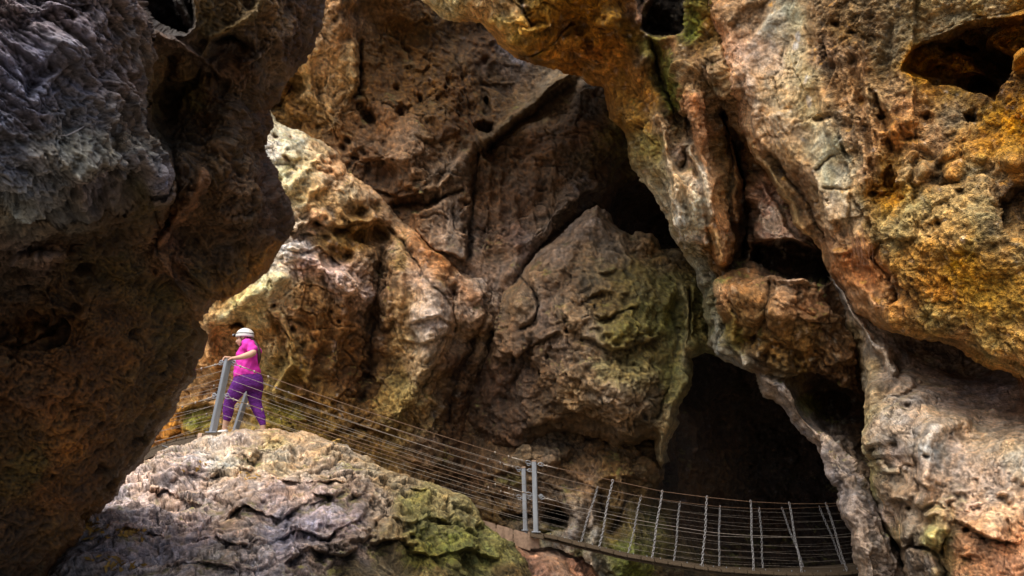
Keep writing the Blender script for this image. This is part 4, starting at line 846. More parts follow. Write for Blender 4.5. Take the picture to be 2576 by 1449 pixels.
ledge.blob(1370, 1420, 24, 20, 0.2); ledge.groove([(1300, 1400), (1340, 1430), (1340, 1449)], 10, 0.2, '20150e', 0.6)
ledge.groove([(1400, 1380), (1450, 1410), (1480, 1449)], 5, 0.15, '20150e', 0.5)
o = ledge.finish(M_wall, disp_lime(0.14, 0.14, 0.09, 0.03, 0.06), 'reddish brown rock shelf under the foot of the plank walkway', 'rock shelf')

# ------------------------------------------------------------------ boulder in the foreground
boulder = Rock('foreground_boulder',
    [(60, 1500), (150, 1360), (250, 1245), (345, 1172), (400, 1142), (460, 1117), (520, 1098), (560, 1089), (620, 1084), (690, 1079), (760, 1084), (830, 1100), (880, 1120), (905, 1140), (950, 1160), (1000, 1190), (1030, 1205), (1085, 1222),
     (1130, 1236), (1160, 1238), (1185, 1262), (1205, 1290), (1222, 1318), (1262, 1350), (1295, 1368), (1310, 1400), (1330, 1430), (1360, 1500), (1400, 1900), (-100, 1900)],
    [(345, 1172, 8.8), (460, 1115, 9.3), (660, 1090, 9.65), (850, 1110, 9.8), (1030, 1205, 9.8), (1165, 1240, 9.9), (1280, 1360, 9.6), (500, 1200, 8.5), (700, 1200, 8.6), (900, 1250, 8.5), (1100, 1300, 8.9),
     (1200, 1400, 8.8), (300, 1300, 7.1), (400, 1400, 6.5), (600, 1350, 7.0), (800, 1400, 7.2), (1000, 1400, 7.9), (200, 1400, 6.4), (400, 1600, 5.2), (800, 1600, 6.0), (1200, 1600, 7.6), (0, 1600, 5.5)],
    [(380, 1170, 'a89484'), (450, 1140, 'b8a498'), (520, 1130, 'c0aca0'), (600, 1110, 'ac9884'), (680, 1100, '9c8468'), (760, 1110, 'a89070'), (850, 1130, '96846a'), (950, 1180, '88785a'), (1020, 1220, '7c6c50'), (480, 1180, 'a49286'),
     (560, 1160, 'c8b4a4'), (640, 1150, 'b0a084'), (700, 1170, 'b4a68a'), (780, 1170, 'ac987e'), (860, 1190, 'a08c74'), (400, 1220, 'b0a09a'), (500, 1240, 'a49690'), (600, 1220, 'b4a090'), (700, 1240, 'ac9488'), (800, 1240, 'b09c94'), (900, 1240, '988678'),
     (300, 1280, 'aa9c98'), (400, 1300, 'a89a98'), (500, 1320, 'b0a0a0'), (600, 1310, 'a4948c'), (700, 1300, 'b0a4a4'), (800, 1300, 'b4a8ac'), (880, 1320, 'a49498'), (960, 1280, '847460'), (1040, 1270, '6c6a34'), (1120, 1260, '847850'), (1180, 1290, '6c643c'),
     (1000, 1340, '746648'), (1080, 1340, '666a2e'), (1150, 1360, '5c6428'), (1220, 1380, '5a5c28'), (1280, 1400, '54522a'), (250, 1350, '9c8e84'), (350, 1380, 'ac9e96'), (450, 1400, 'b0a4a0'), (550, 1400, 'a09488'), (650, 1390, 'a8a0a0'), (720, 1370, 'aca4ac'), (750, 1430, '6c6464'),
     (820, 1400, '6c6058'), (900, 1390, '6a5c50'), (880, 1440, '38301f'), (980, 1420, '443a26'), (1080, 1420, '4e4426'), (1180, 1440, '44401c'), (1280, 1449, '3c3018'), (200, 1420, '8c8074'), (400, 1440, 'a49a92'), (550, 1449, '988c84'), (400, 1600, '807468'), (1000, 1600, '3c3420')],
    step=2.0, warp=0.8, rim=0.4, R=45)
boulder.groove([(660, 1135), (700, 1160), (745, 1150), (735, 1115), (690, 1108)], 9, 0.14, '7c6c4c', 0.4); boulder.blob(700, 1140, 32, 16, -0.2)
boulder.groove([(590, 1140), (640, 1165), (660, 1150)], 7, 0.15, '4c3c2c', 0.5)
L_ = boulder.ledge
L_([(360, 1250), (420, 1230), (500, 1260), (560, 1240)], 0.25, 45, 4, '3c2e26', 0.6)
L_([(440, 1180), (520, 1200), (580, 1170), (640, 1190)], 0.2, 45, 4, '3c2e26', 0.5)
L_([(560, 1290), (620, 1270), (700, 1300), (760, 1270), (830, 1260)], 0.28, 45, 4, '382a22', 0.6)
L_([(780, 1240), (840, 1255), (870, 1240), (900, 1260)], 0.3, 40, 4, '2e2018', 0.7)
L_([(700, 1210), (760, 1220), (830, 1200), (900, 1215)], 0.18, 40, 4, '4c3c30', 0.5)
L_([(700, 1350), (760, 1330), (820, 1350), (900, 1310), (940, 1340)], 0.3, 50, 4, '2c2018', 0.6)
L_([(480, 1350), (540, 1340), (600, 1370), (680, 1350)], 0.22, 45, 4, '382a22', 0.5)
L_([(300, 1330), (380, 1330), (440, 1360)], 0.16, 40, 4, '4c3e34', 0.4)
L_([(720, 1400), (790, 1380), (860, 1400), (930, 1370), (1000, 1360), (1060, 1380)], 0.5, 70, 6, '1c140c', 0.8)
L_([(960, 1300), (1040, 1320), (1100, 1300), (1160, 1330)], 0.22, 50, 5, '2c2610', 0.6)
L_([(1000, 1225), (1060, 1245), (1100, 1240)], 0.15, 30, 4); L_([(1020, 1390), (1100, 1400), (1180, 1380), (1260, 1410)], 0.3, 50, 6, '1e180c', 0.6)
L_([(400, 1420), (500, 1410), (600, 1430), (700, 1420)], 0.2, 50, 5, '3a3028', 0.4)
boulder.blob(1130, 1255, 40, 16, 0.2); boulder.ridge([(1060, 1225), (1120, 1238), (1170, 1245), (1210, 1300)], 12, 0.16)
boulder.col = boulder.col * np.array([[0.80, 0.86, 0.95]])
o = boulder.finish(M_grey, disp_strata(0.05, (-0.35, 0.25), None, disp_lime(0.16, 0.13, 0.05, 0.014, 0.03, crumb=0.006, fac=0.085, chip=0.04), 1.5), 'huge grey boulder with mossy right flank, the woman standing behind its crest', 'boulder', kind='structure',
    post_col=moss_post([(1100, 1300, 110, 45, '4c4c34', 0.45), (1190, 1370, 90, 40, '45472c', 0.35), (1040, 1280, 50, 30, '4e5030', 0.4), (700, 1120, 40, 20, '8c8c58', 0.4), (1080, 1400, 90, 30, '4c5218', 0.5)]))

# ------------------------------------------------------------------ dark overhang on the left
over = Rock('dark_rock_overhang',
    [(-400, -400), (835, -400), (822, 0), (822, 40), (805, 90), (790, 130), (760, 170), (735, 200), (708, 232), (684, 262), (678, 280), (690, 312), (672, 345), (665, 375), (690, 415), (702, 440), (714, 480), (726, 520),
     (731, 555), (722, 590), (700, 635), (672, 682), (640, 702), (602, 738), (570, 752), (545, 760), (522, 790), (504, 812), (516, 850), (514, 872), (500, 900), (484, 945), (466, 980), (452, 1010), (448, 1030), (430, 1052),
     (400, 1098), (370, 1140), (345, 1178), (320, 1215), (296, 1245), (262, 1275), (215, 1305), (198, 1345), (160, 1390), (128, 1430), (100, 1500), (0, 1900), (-400, 1900)],
    [(0, 0, 3.6), (200, 100, 3.8), (400, 100, 4.4), (600, 100, 5.0), (800, 50, 5.8), (300, 400, 4.0), (415, 470, 4.4), (450, 300, 5.2), (550, 300, 5.3), (670, 300, 5.9), (0, 400, 3.5), (0, 600, 3.8), (0, 700, 4.4), (200, 600, 4.5),
     (300, 600, 4.8), (450, 550, 5.3), (700, 550, 6.1), (600, 500, 5.5), (600, 700, 6.0), (400, 750, 5.3), (0, 900, 4.6), (200, 900, 4.9), (400, 950, 5.6), (500, 850, 6.1), (0, 1200, 4.9), (200, 1200, 5.4), (300, 1200, 5.8), (0, 1449, 5.1), (80, 1449, 5.4)],
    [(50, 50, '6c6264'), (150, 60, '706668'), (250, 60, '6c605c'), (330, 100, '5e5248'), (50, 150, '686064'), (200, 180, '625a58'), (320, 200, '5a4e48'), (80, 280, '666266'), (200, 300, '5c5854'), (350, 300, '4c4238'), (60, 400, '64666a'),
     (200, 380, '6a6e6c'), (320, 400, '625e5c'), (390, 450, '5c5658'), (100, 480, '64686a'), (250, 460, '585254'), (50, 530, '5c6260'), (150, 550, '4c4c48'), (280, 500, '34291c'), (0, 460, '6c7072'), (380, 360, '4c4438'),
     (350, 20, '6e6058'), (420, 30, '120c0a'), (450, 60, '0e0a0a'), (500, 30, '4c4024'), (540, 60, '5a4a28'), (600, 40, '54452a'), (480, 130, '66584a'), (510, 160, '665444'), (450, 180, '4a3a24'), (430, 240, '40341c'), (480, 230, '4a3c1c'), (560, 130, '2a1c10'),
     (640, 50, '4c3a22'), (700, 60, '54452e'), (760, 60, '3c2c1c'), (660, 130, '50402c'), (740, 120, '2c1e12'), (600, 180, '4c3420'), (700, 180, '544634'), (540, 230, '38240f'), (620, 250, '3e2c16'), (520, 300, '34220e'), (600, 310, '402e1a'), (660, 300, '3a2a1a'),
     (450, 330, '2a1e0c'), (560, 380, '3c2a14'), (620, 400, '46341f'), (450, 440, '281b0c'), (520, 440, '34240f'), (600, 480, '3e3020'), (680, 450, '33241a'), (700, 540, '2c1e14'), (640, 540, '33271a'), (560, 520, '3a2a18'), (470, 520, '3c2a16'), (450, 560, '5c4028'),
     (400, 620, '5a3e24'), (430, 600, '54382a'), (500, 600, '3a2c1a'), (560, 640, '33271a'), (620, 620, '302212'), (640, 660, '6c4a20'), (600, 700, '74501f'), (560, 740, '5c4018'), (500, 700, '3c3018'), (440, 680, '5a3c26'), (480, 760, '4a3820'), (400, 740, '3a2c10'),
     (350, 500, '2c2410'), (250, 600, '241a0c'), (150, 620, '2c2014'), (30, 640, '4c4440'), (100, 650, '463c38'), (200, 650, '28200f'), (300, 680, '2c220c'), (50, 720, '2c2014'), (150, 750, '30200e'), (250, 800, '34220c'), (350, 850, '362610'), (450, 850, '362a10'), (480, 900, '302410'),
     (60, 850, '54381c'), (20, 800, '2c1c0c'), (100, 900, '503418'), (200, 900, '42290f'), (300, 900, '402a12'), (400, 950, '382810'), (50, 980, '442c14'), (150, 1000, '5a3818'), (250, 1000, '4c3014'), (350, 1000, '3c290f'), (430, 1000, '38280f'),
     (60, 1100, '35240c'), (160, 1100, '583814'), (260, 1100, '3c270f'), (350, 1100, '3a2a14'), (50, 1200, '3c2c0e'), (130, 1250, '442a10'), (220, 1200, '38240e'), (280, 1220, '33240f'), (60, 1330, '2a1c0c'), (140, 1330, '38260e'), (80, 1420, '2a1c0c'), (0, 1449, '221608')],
    step=2.5, warp=0.9, rim=0.9, R=70, back=0.35)
NEAR = [(-400, -400), (325, -400), (335, 0), (362, 40), (380, 90), (398, 130), (385, 180), (382, 225), (388, 260), (385, 290), (398, 340), (410, 400), (416, 440), (408, 470), (395, 478), (350, 470), (310, 482), (292, 500), (262, 495), (230, 518), (170, 530), (140, 556),
        (110, 550), (70, 560), (35, 545), (0, 520), (-400, 540)]
over.plate(NEAR, 0.42, 11)
sdn = poly_sd(over.WX, over.WY, NEAR)
over.d += 0.22 * (1 - sstep(0, 70, sdn)) * (sdn > 0)
over.plate([(352, -400), (368, 0), (372, 32), (400, 60), (430, 72), (470, 83), (487, 70), (484, 30), (480, -400)], -1.0, 6, '0a0707', 0.8)
over.ridge([(445, 0), (462, 40), (478, 75)], 14, 0.35, '2a2626', 0.5)
over.ridge([(395, 85), (440, 110), (490, 140), (515, 160)], 14, 0.22, '74645c', 0.5); over.groove([(515, 165), (490, 210), (420, 260)], 12, 0.2, '2c2010', 0.4)
over.ridge([(520, 150), (535, 100), (590, 70), (640, 30), (655, 0)], 12, 0.2, '66582f', 0.4); over.groove([(540, 110), (580, 100), (620, 110)], 10, 0.2, '1e140c', 0.5)
over.ledge([(520, 160), (560, 200), (620, 170), (700, 120)], 0.2, 60, 6, '20160a', 0.5)
over.groove([(430, 150), (425, 260), (430, 380), (440, 470), (420, 560)], 22, 0.3, '1c130a', 0.5)
over.ridge([(505, 440), (490, 480), (460, 530), (425, 570), (398, 618)], 12, 0.2, '6c4c34', 0.6); over.ridge([(390, 640), (440, 700), (480, 750), (500, 800)], 14, 0.22, '5c442a', 0.5)
over.groove([(380, 520), (385, 580), (395, 640)], 6, 0.14, '120c06', 0.6)
over.ridge([(700, 100), (640, 200), (580, 300), (560, 420)], 40, 0.2); over.blob(640, 520, 70, 90, 0.3)
over.ledge([(420, 640), (480, 700), (560, 730), (640, 690)], 0.16, 60, 8); over.ridge([(690, 610), (650, 665), (600, 705), (560, 735)], 9, 0.16, '8c5c22', 0.7)
over.ledge([(560, 560), (600, 580), (660, 570)], 0.1, 40, 5)
over.blob(60, 830, 90, 40, -0.3); over.ledge([(0, 870), (70, 860), (140, 820), (180, 780)], 0.25, 60, 6, '0e0804', 0.8)
over.ledge([(0, 660), (80, 690), (150, 660), (220, 640)], 0.3, 60, 6, '1a120a', 0.6)
over.ridge([(0, 690), (60, 650), (150, 640)], 14, 0.14, '5c5450', 0.5)
def near_region(s, ui):
    return (0.12 + 0.88 * sstep(-6, 20, poly_sd(s.WX[ui], s.WY[ui], NEAR))).astype(np.float32)
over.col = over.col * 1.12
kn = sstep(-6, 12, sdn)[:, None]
over.col = over.col * (1 + kn * np.array([[-0.08, 0.05, 0.30]]))  # blue sheen of the sky on the near slab, put into its colour
over.mask = np.ones(len(over.X), np.float32)
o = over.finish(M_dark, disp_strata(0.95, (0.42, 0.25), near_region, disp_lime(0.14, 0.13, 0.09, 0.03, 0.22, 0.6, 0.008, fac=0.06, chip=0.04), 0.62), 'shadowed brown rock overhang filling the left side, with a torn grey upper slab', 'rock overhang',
    post_col=moss_post([(200, 380, 200, 60, '6a7064', 0.4), (70, 1170, 60, 60, '34330e', 0.4), (420, 760, 60, 40, '33300f', 0.4), (480, 240, 40, 40, '44401a', 0.4)]))

# ------------------------------------------------------------------ floor of the chasm
def sheet():
    bm = bmesh.new(); n = 90
    vs = {}
    for i in range(n + 1):
        for j in range(n + 1):
            x = -45 + 90 * i / n; y = -45 + 90 * j / n
            vs[i, j] = bm.verts.new((x, y, -1.6))
    pts = np.array([vs[i, j].co[:] for i in range(n + 1) for j in range(n + 1)], np.float32)
    h = 0.5 * fbm(pts * 0.3, 4, 3.0)
    k = 0
    for i in range(n + 1):
        for j in range(n + 1): vs[i, j].co.z += float(h[k]); k += 1
    for i in range(n):
        for j in range(n): bm.faces.new((vs[i, j], vs[i + 1, j], vs[i + 1, j + 1], vs[i, j + 1]))
    me = bpy.data.meshes.new('ground'); bm.to_mesh(me); bm.free()
    for p in me.polygons: p.use_smooth = True
    ca = me.color_attributes.new('stone', 'FLOAT_COLOR', 'POINT')
    ca.data.foreach_set('color', np.tile(np.array([0.12, 0.095, 0.065, 1], np.float32), len(me.vertices)))
    me.materials.append(M_dark)
    o = bpy.data.objects.new('ground', me); C.objects.link(o)
    tag(o, 'dark stony floor of the chasm below the walkway', 'ground', None, 'structure')
sheet()
# ------------------------------------------------------------------ mesh helpers
def mesh_obj(name, bm, mat, parent=None, smooth=True):
    me = bpy.data.meshes.new(name); bm.to_mesh(me); bm.free()
    for p in me.polygons: p.use_smooth = smooth
    me.materials.append(mat)
    o = bpy.data.objects.new(name, me); C.objects.link(o)
    if parent is not None:
        o.parent = parent; o.matrix_parent_inverse = Matrix.Translation(-parent.location)
    return o

def empty(name, loc, label, cat, group=None):
    o = bpy.data.objects.new(name, None); o.empty_display_size = 0.1; C.objects.link(o); o.location = loc
    tag(o, label, cat, group); return o

def add_tube(bm, pts, rad, seg=6, cap=True):
    pts = [Vector(p) for p in pts]; n = len(pts)
    rads = rad if isinstance(rad, (list, tuple)) else [rad] * n
    rings = []; up = None
    for k, p in enumerate(pts):
        t = (pts[min(k + 1, n - 1)] - pts[max(k - 1, 0)]).normalized()
        if up is None: up = Vector((0, 0, 1)) if abs(t.z) < 0.9 else Vector((1, 0, 0))
        a = t.cross(up).normalized(); b = a.cross(t).normalized(); up = b
        rings.append([bm.verts.new(p + (a * math.cos(q) + b * math.sin(q)) * rads[k]) for q in [2 * math.pi * j / seg for j in range(seg)]])
    for k in range(n - 1):
        for j in range(seg):
            bm.faces.new((rings[k][j], rings[k][(j + 1) % seg], rings[k + 1][(j + 1) % seg], rings[k + 1][j]))
    if cap:
        bm.faces.new(rings[0][::-1]); bm.faces.new(rings[-1])

def add_ring(bm, c, ax, u, R, Ru, r, seg=12, ms=6):
    """a closed link: long half-axis R along u, short half-axis Ru along ax x u, wire radius r"""
    v = ax.cross(u).normalized(); rings = []
    for k in range(seg):
        q = 2 * math.pi * k / seg
        p = c + u * (R * math.cos(q)) + v * (Ru * math.sin(q))
        rd = (u * math.cos(q) * Ru + v * math.sin(q) * R).normalized()
        rings.append([bm.verts.new(p + (rd * math.cos(w_) + ax * math.sin(w_)) * r) for w_ in [2 * math.pi * j / ms for j in range(ms)]])
    for k in range(seg):
        for j in range(ms):
            bm.faces.new((rings[k][j], rings[k][(j + 1) % ms], rings[(k + 1) % seg][(j + 1) % ms], rings[(k + 1) % seg][j]))

def add_hex(bm, c8, bev=0.0):
    """box from 8 corners (bottom 4 then top 4, same order)"""
    vs = [bm.verts.new(c) for c in c8]
    fs = [bm.faces.new([vs[k] for k in f]) for f in ((3, 2, 1, 0), (4, 5, 6, 7), (0, 1, 5, 4), (1, 2, 6, 5), (2, 3, 7, 6), (3, 0, 4, 7))]
    if bev:
        es = list({e for f in fs for e in f.edges})
        bmesh.ops.bevel(bm, geom=es, offset=bev, segments=2, affect='EDGES')

def add_box(bm, c, x, y, z, bev=0.0):
    """centre and three half vectors"""
    c = Vector(c); add_hex(bm, [c - x - y - z, c + x - y - z, c + x + y - z, c - x + y - z, c - x - y + z, c + x - y + z, c + x + y + z, c - x + y + z], bev)

def interp(pts, x):
    for k in range(len(pts) - 1):
        if pts[k][0] <= x <= pts[k + 1][0] or k == len(pts) - 2 or (k == 0 and x < pts[0][0]):
            t = (x - pts[k][0]) / (pts[k + 1][0] - pts[k][0]); return pts[k][1] + t * (pts[k + 1][1] - pts[k][1])

M_steel = plain('galvanised_steel', (0.36, 0.39, 0.43), 0.45, 0.55, 0.22, 14, 0.001, stretch=(1, 1, 0.25))
M_chain = plain('zinc_chain', (0.40, 0.40, 0.41), 0.4, 0.4, 0.3, 60)
M_rust = plain('rusted_cable', (0.19, 0.115, 0.07), 0.6, 0.2, 0.4, 50)
M_wire = plain('steel_wire', (0.38, 0.33, 0.28), 0.45, 0.4, 0.3, 40)
M_wood = plain('weathered_plank', (0.115, 0.085, 0.055), 0.85, 0.0, 0.45, 18, 0.004, 0.25, (6, 1, 6))
M_wood2 = plain('dark_beam', (0.11, 0.085, 0.060), 0.85, 0.0, 0.4, 12, 0.004, 0.25, (1, 4, 6))
M_conc = plain('brown_concrete', (0.30, 0.21, 0.15), 0.9, 0.0, 0.35, 14, 0.006, 0.2)

# ------------------------------------------------------------------ steel posts
def post(px_top, px_base, d, wdt, rot, label, sides, tops=(0.05, 0.5)):
    B = at(px_base[0], px_base[1], d); T = atY(px_top[0], px_top[1], B.y)
    ax = (T - B).normalized(); h = (T - B).length
    root = empty('handrail_post', B, label, 'post', 'steel handrail posts')
    a = ax.cross(Vector((0, 1, 0))).normalized(); b = a.cross(ax).normalized()
    c, s = math.cos(math.radians(rot)), math.sin(math.radians(rot))
    x = (a * c + b * s) * wdt / 2; y = (b * c - a * s) * wdt / 2
    bm = bmesh.new(); add_box(bm, B + ax * (h - 0.1) / 2 , x, y, ax * ((h - 0.02) / 2 + 0.05), 0.006); mesh_obj('shaft', bm, M_steel, root, False)
    bm = bmesh.new(); tb = B + ax * (h - 0.012)
    add_hex(bm, [tb - x * 1.12 - y * 1.12, tb + x * 1.12 - y * 1.12, tb + x * 1.12 + y * 1.12, tb - x * 1.12 + y * 1.12,
                 tb - x * .8 - y * .8 + ax * 0.022, tb + x * .8 - y * .8 + ax * 0.022, tb + x * .8 + y * .8 + ax * 0.022, tb - x * .8 + y * .8 + ax * 0.022])
    mesh_obj('cap', bm, M_conc, root, False)
    bm = bmesh.new(); add_box(bm, B + Vector((0, 0, 0.004)), Vector((wdt * .95, 0, 0)), Vector((0, wdt * .95, 0)), Vector((0, 0, 0.006))); mesh_obj('base_plate', bm, M_steel, root, False)
    out = {}
    for sd_ in sides:
        for f in tops:
            P0 = T + (B - T) * f + a * 0; dirx = Vector((sd_, 0, 0))
            bm = bmesh.new(); e = P0 + dirx * (wdt * 0.55)
            add_tube(bm, [e, e + dirx * 0.03], 0.007, 6); add_ring(bm, e + dirx * 0.05, Vector((0, 1, 0)), dirx, 0.026, 0.022, 0.006)
            mesh_obj('eye_bolt', bm, M_steel, root)
            out[sd_, f] = e + dirx * 0.07
    return B, T, out
D1, D1F, D2, D2F = 9.95, 10.95, 10.3, 11.3
p1 = post((575, 901), (535, 1088), D1, 0.082, 38, 'leaning grey steel post under the resting hand of the woman', (-1, 1))
p1f = post((636, 945), (589, 1094), D1F, 0.075, 38, 'leaning grey steel post seen behind the legs of the woman', (-1, 1))
p2 = post((1344, 1159), (1348.5, 1338), D2, 0.070, 14, 'taller, nearer upright steel post at the head of the plank bridge', (-1, 1))
p2f = post((1317.6, 1175), (1322, 1334), D2F, 0.068, 14, 'shorter upright steel post just left of the tall one at the bridge head', (-1, 1))

# ------------------------------------------------------------------ cable railings
def cable_run(A, B, sag, n=16):
    pts = []
    for k in range(n + 1):
        t = k / n; p = A.lerp(B, t); p.z -= sag * 4 * t * (1 - t); pts.append(p)
    return pts

def fittings(root, P, dirv, start=0.0, count=3):
    dirv = dirv.normalized()
    bm = bmesh.new(); add_ring(bm, P + dirv * 0.03, Vector((0, 1, 0)).cross(dirv).cross(dirv).normalized() if False else Vector((0, 1, 0)), dirv, 0.045, 0.024, 0.006)
    mesh_obj('shackle', bm, M_steel, root)
    bm = bmesh.new(); add_tube(bm, [P + dirv * 0.07, P + dirv * 0.3], 0.009, 6); mesh_obj('swage', bm, M_wire, root)
    for k in range(count):
        c = P + dirv * (0.13 + 0.22 * k)
        bm = bmesh.new(); add_box(bm, c, dirv * 0.012, Vector((0, 0.014, 0)), Vector((0, 0, 0.017)), 0.003); add_tube(bm, [c - Vector((0, 0, 0.032)), c + Vector((0, 0, 0.02))], 0.004, 5)
        mesh_obj('cable_clamp', bm, M_wire, root)

def railing(name_label, Pt, Pb, Qt, Qb, mats, sag=0.035, fr_main=(0.05, 0.5), fr_wire=(0.16, 0.27, 0.38, 0.62, 0.74, 0.86), fit=(True, True), group=None):
    root = empty('cable_railing', Pb, name_label, 'railing', group)
    for f in fr_main:
        A = Pt.lerp(Pb, f); B = Qt.lerp(Qb, f); dv = (B - A).normalized()
        pts = cable_run(A + dv * 0.08, B - dv * 0.08, sag)
        bm = bmesh.new(); add_tube(bm, pts, 0.0060, 6); mesh_obj('cable', bm, M_rust, root)
        if fit[0]: fittings(root, A + dv * 0.07, pts[1] - pts[0])
        if fit[1]: fittings(root, B - dv * 0.07, pts[-2] - pts[-1])
    for f in fr_wire:
        A = Pt.lerp(Pb, f); B = Qt.lerp(Qb, f)
        bm = bmesh.new(); add_tube(bm, cable_run(A, B, sag * random.uniform(0.8, 1.5)), 0.0027, 5); mesh_obj('wire', bm, M_wire, root)
    return root
railing('nearer cable railing running down from the woman to the tall post', p1[1], p1[0], p2[1], p2[0], None, 0.045)
railing('farther cable railing running down to the shorter post', p1f[1], p1f[0], p2f[1], p2f[0], None, 0.045)
railing('nearer cable railing leaving the post left towards the dark overhang', p1[1], p1[0], at(250, 968, 10.4), at(250, 1175, 10.4), None, 0.03, fit=(True, False))
railing('farther cable railing behind the first, left of the woman', p1f[1], p1f[0], at(250, 1000, 11.3), at(250, 1185, 11.3), None, 0.03, fit=(True, False))

# ------------------------------------------------------------------ plank bridge on the right
near_top = [(1352, 1166), (1385, 1174), (1540, 1208.5), (1665, 1236), (1779, 1251), (1888, 1262), (1986, 1267), (2079, 1267), (2150, 1264), (2280, 1252)]
far_top = [(1326, 1181), (1353, 1188), (1503, 1226), (1612, 1248.5), (1710, 1263), (1810, 1274.6), (1911, 1280), (1967, 1280), (2062, 1275.6), (2112, 1271.6), (2280, 1256)]
near_dk = [(1330, 1336), (1367, 1342), (1406, 1351.5), (1442, 1361), (1478, 1370), (1511, 1377), (1543, 1385.5), (1577, 1393.6), (1610, 1399), (1644, 1405), (1677, 1411), (1709, 1416), (1744, 1421), (1808, 1430), (1872, 1434), (1936, 1437.5), (1998, 1440), (2060, 1440.5), (2112, 1439), (2150, 1435), (2280, 1418)]
far_dk = [(1322, 1334), (1400, 1348), (1460, 1362), (1580, 1391), (1696, 1409), (1808, 1424), (1919, 1429), (2022, 1427), (2120, 1419), (2280, 1398)]
DN, DF = 10.3, 11.3
bridge = empty('plank_bridge', at(1348, 1340, DN), 'sagging plank suspension bridge with chain hangers crossing the dark cave mouth', 'bridge')
xs = [1332]
while xs[-1] < 2270:
    xs.append(xs[-1] + 33.0 + (0 if xs[-1] > 1800 else (1800 - xs[-1]) * 0.006))
def far_y(x):
    zn = interp(near_dk, x)
    return interp(far_dk, x)
for k in range(len(xs) - 1):
    xa, xb = xs[k] + 0.8, xs[k + 1] - 0.8
    j = random.uniform(-0.6, 0.6)
    na, nb = at(xa, interp(near_dk, xa) + j, DN - 0.04), at(xb, interp(near_dk, xb) + j, DN - 0.04)
    fxa = CX + (xa - CX) * 0.905; fxb = CX + (xb - CX) * 0.905
    fa, fb = at(fxa, interp(far_dk, fxa), DF), at(fxb, interp(far_dk, fxb), DF)
    dz = Vector((0, 0, -0.048))
    bm = bmesh.new(); add_hex(bm, [na + dz, nb + dz, fb + dz, fa + dz, na, nb, fb, fa], 0.006); mesh_obj('plank', bm, M_wood, bridge, False)
    bm = bmesh.new(); c = (na + nb) / 2 + Vector((0, 0.06, 0.004)); add_tube(bm, [c, c + Vector((0, 0, 0.018))], 0.006, 6); mesh_obj('bolt', bm, M_steel, bridge)
for dk, dd, off in ((near_dk, DN + 0.10, 0.075), (far_dk, DF - 0.1, 0.075)):
    bm = bmesh.new(); add_tube(bm, [at(x, interp(dk, x) , dd) - Vector((0, 0, off)) for x in range(1334, 2280, 24)], 0.016, 6); mesh_obj('bearer_cable', bm, M_wood2, bridge)
for tp, dk, dd, mat_ in ((near_top, near_dk, DN, M_rust), (far_top, far_dk, DF, M_rust)):
    bm = bmesh.new(); add_tube(bm, [atY(x, interp(tp, x), at(x, interp(dk, x), dd).y) for x in range(int(tp[0][0]) + 6, 2280, 22)], 0.0055, 6); mesh_obj('rail_cable', bm, mat_, bridge)
    for f in (0.14, 0.25, 0.37, 0.49, 0.62, 0.73, 0.83, 0.92):
        r_ = 0.0042 if f == 0.49 else 0.0014
        bm = bmesh.new(); ph = random.uniform(0, 6)
        add_tube(bm, [atY(x, interp(tp, x) * (1 - f) + interp(dk, x) * f + 1.0 * math.sin(x * 0.02 + ph), at(x, interp(dk, x), dd).y + 0.01) for x in range(int(tp[0][0]) + 4, 2280, 22)], r_, 5)
        mesh_obj('rail_cable' if f == 0.49 else 'mesh_wire', bm, M_wire, bridge)
YN, YF = at(1348, 1340, DN).y, at(1322, 1334, DF).y
for P, dv in ((atY(1356, 1167, YN), at(1385, 1174, DN) - at(1352, 1166, DN)), (atY(1330, 1182, YF), at(1353, 1188, DF) - at(1326, 1181, DF)), (atY(1358, 1250, YN), at(1385, 1257, DN) - at(1352, 1249, DN))):
    fittings(bridge, P, dv, count=1)
def chain(pt, pb, d):
    B = at(pb[0], pb[1], d); T = atY(pt[0], pt[1], B.y); ax = (T - B).normalized(); Ln = (T - B).length
    bm = bmesh.new(); pitch = 0.040; n = int(Ln / pitch)
    side = ax.cross(Vector((0, 1, 0))).normalized(); fr = side.cross(ax).normalized(); q0 = random.uniform(0, 0.6)
    for k in range(n + 1):
        q = q0 + (math.pi / 2 if k % 2 else 0) + 0.12 * math.sin(k)
        nrm = fr * math.cos(q) + side * math.sin(q)
        c = B + ax * (k * Ln / n) + side * 0.006 * math.sin(k * 0.35 + q0 * 9)
        add_ring(bm, c, nrm, ax, 0.027, 0.0155, 0.0052, 10, 5)
    mesh_obj('chain', bm, M_chain, bridge)
    bm = bmesh.new(); add_ring(bm, T, Vector((1, 0, 0)), ax, 0.022, 0.018, 0.005, 10, 5); mesh_obj('hook', bm, M_rust, bridge)
for a_, b_ in (((1540, 1210), (1508, 1376)), ((1665, 1237), (1640, 1402)), ((1779, 1252), (1767, 1421)), ((1888, 1262), (1895, 1432)), ((1985, 1267), (2016, 1437)), ((2079, 1268), (2130, 1436))):
    chain(a_, b_, DN - 0.02)
for a_, b_ in (((1502.6, 1227), (1460, 1365)), ((1612.5, 1249), (1581, 1393)), ((1710, 1264), (1696, 1411)), ((1810, 1275), (1808.6, 1426)), ((1911, 1280), (1919.5, 1430)), ((1967, 1280), (2022, 1428)), ((2062, 1276), (2120, 1420))):
    chain(a_, b_, DF)

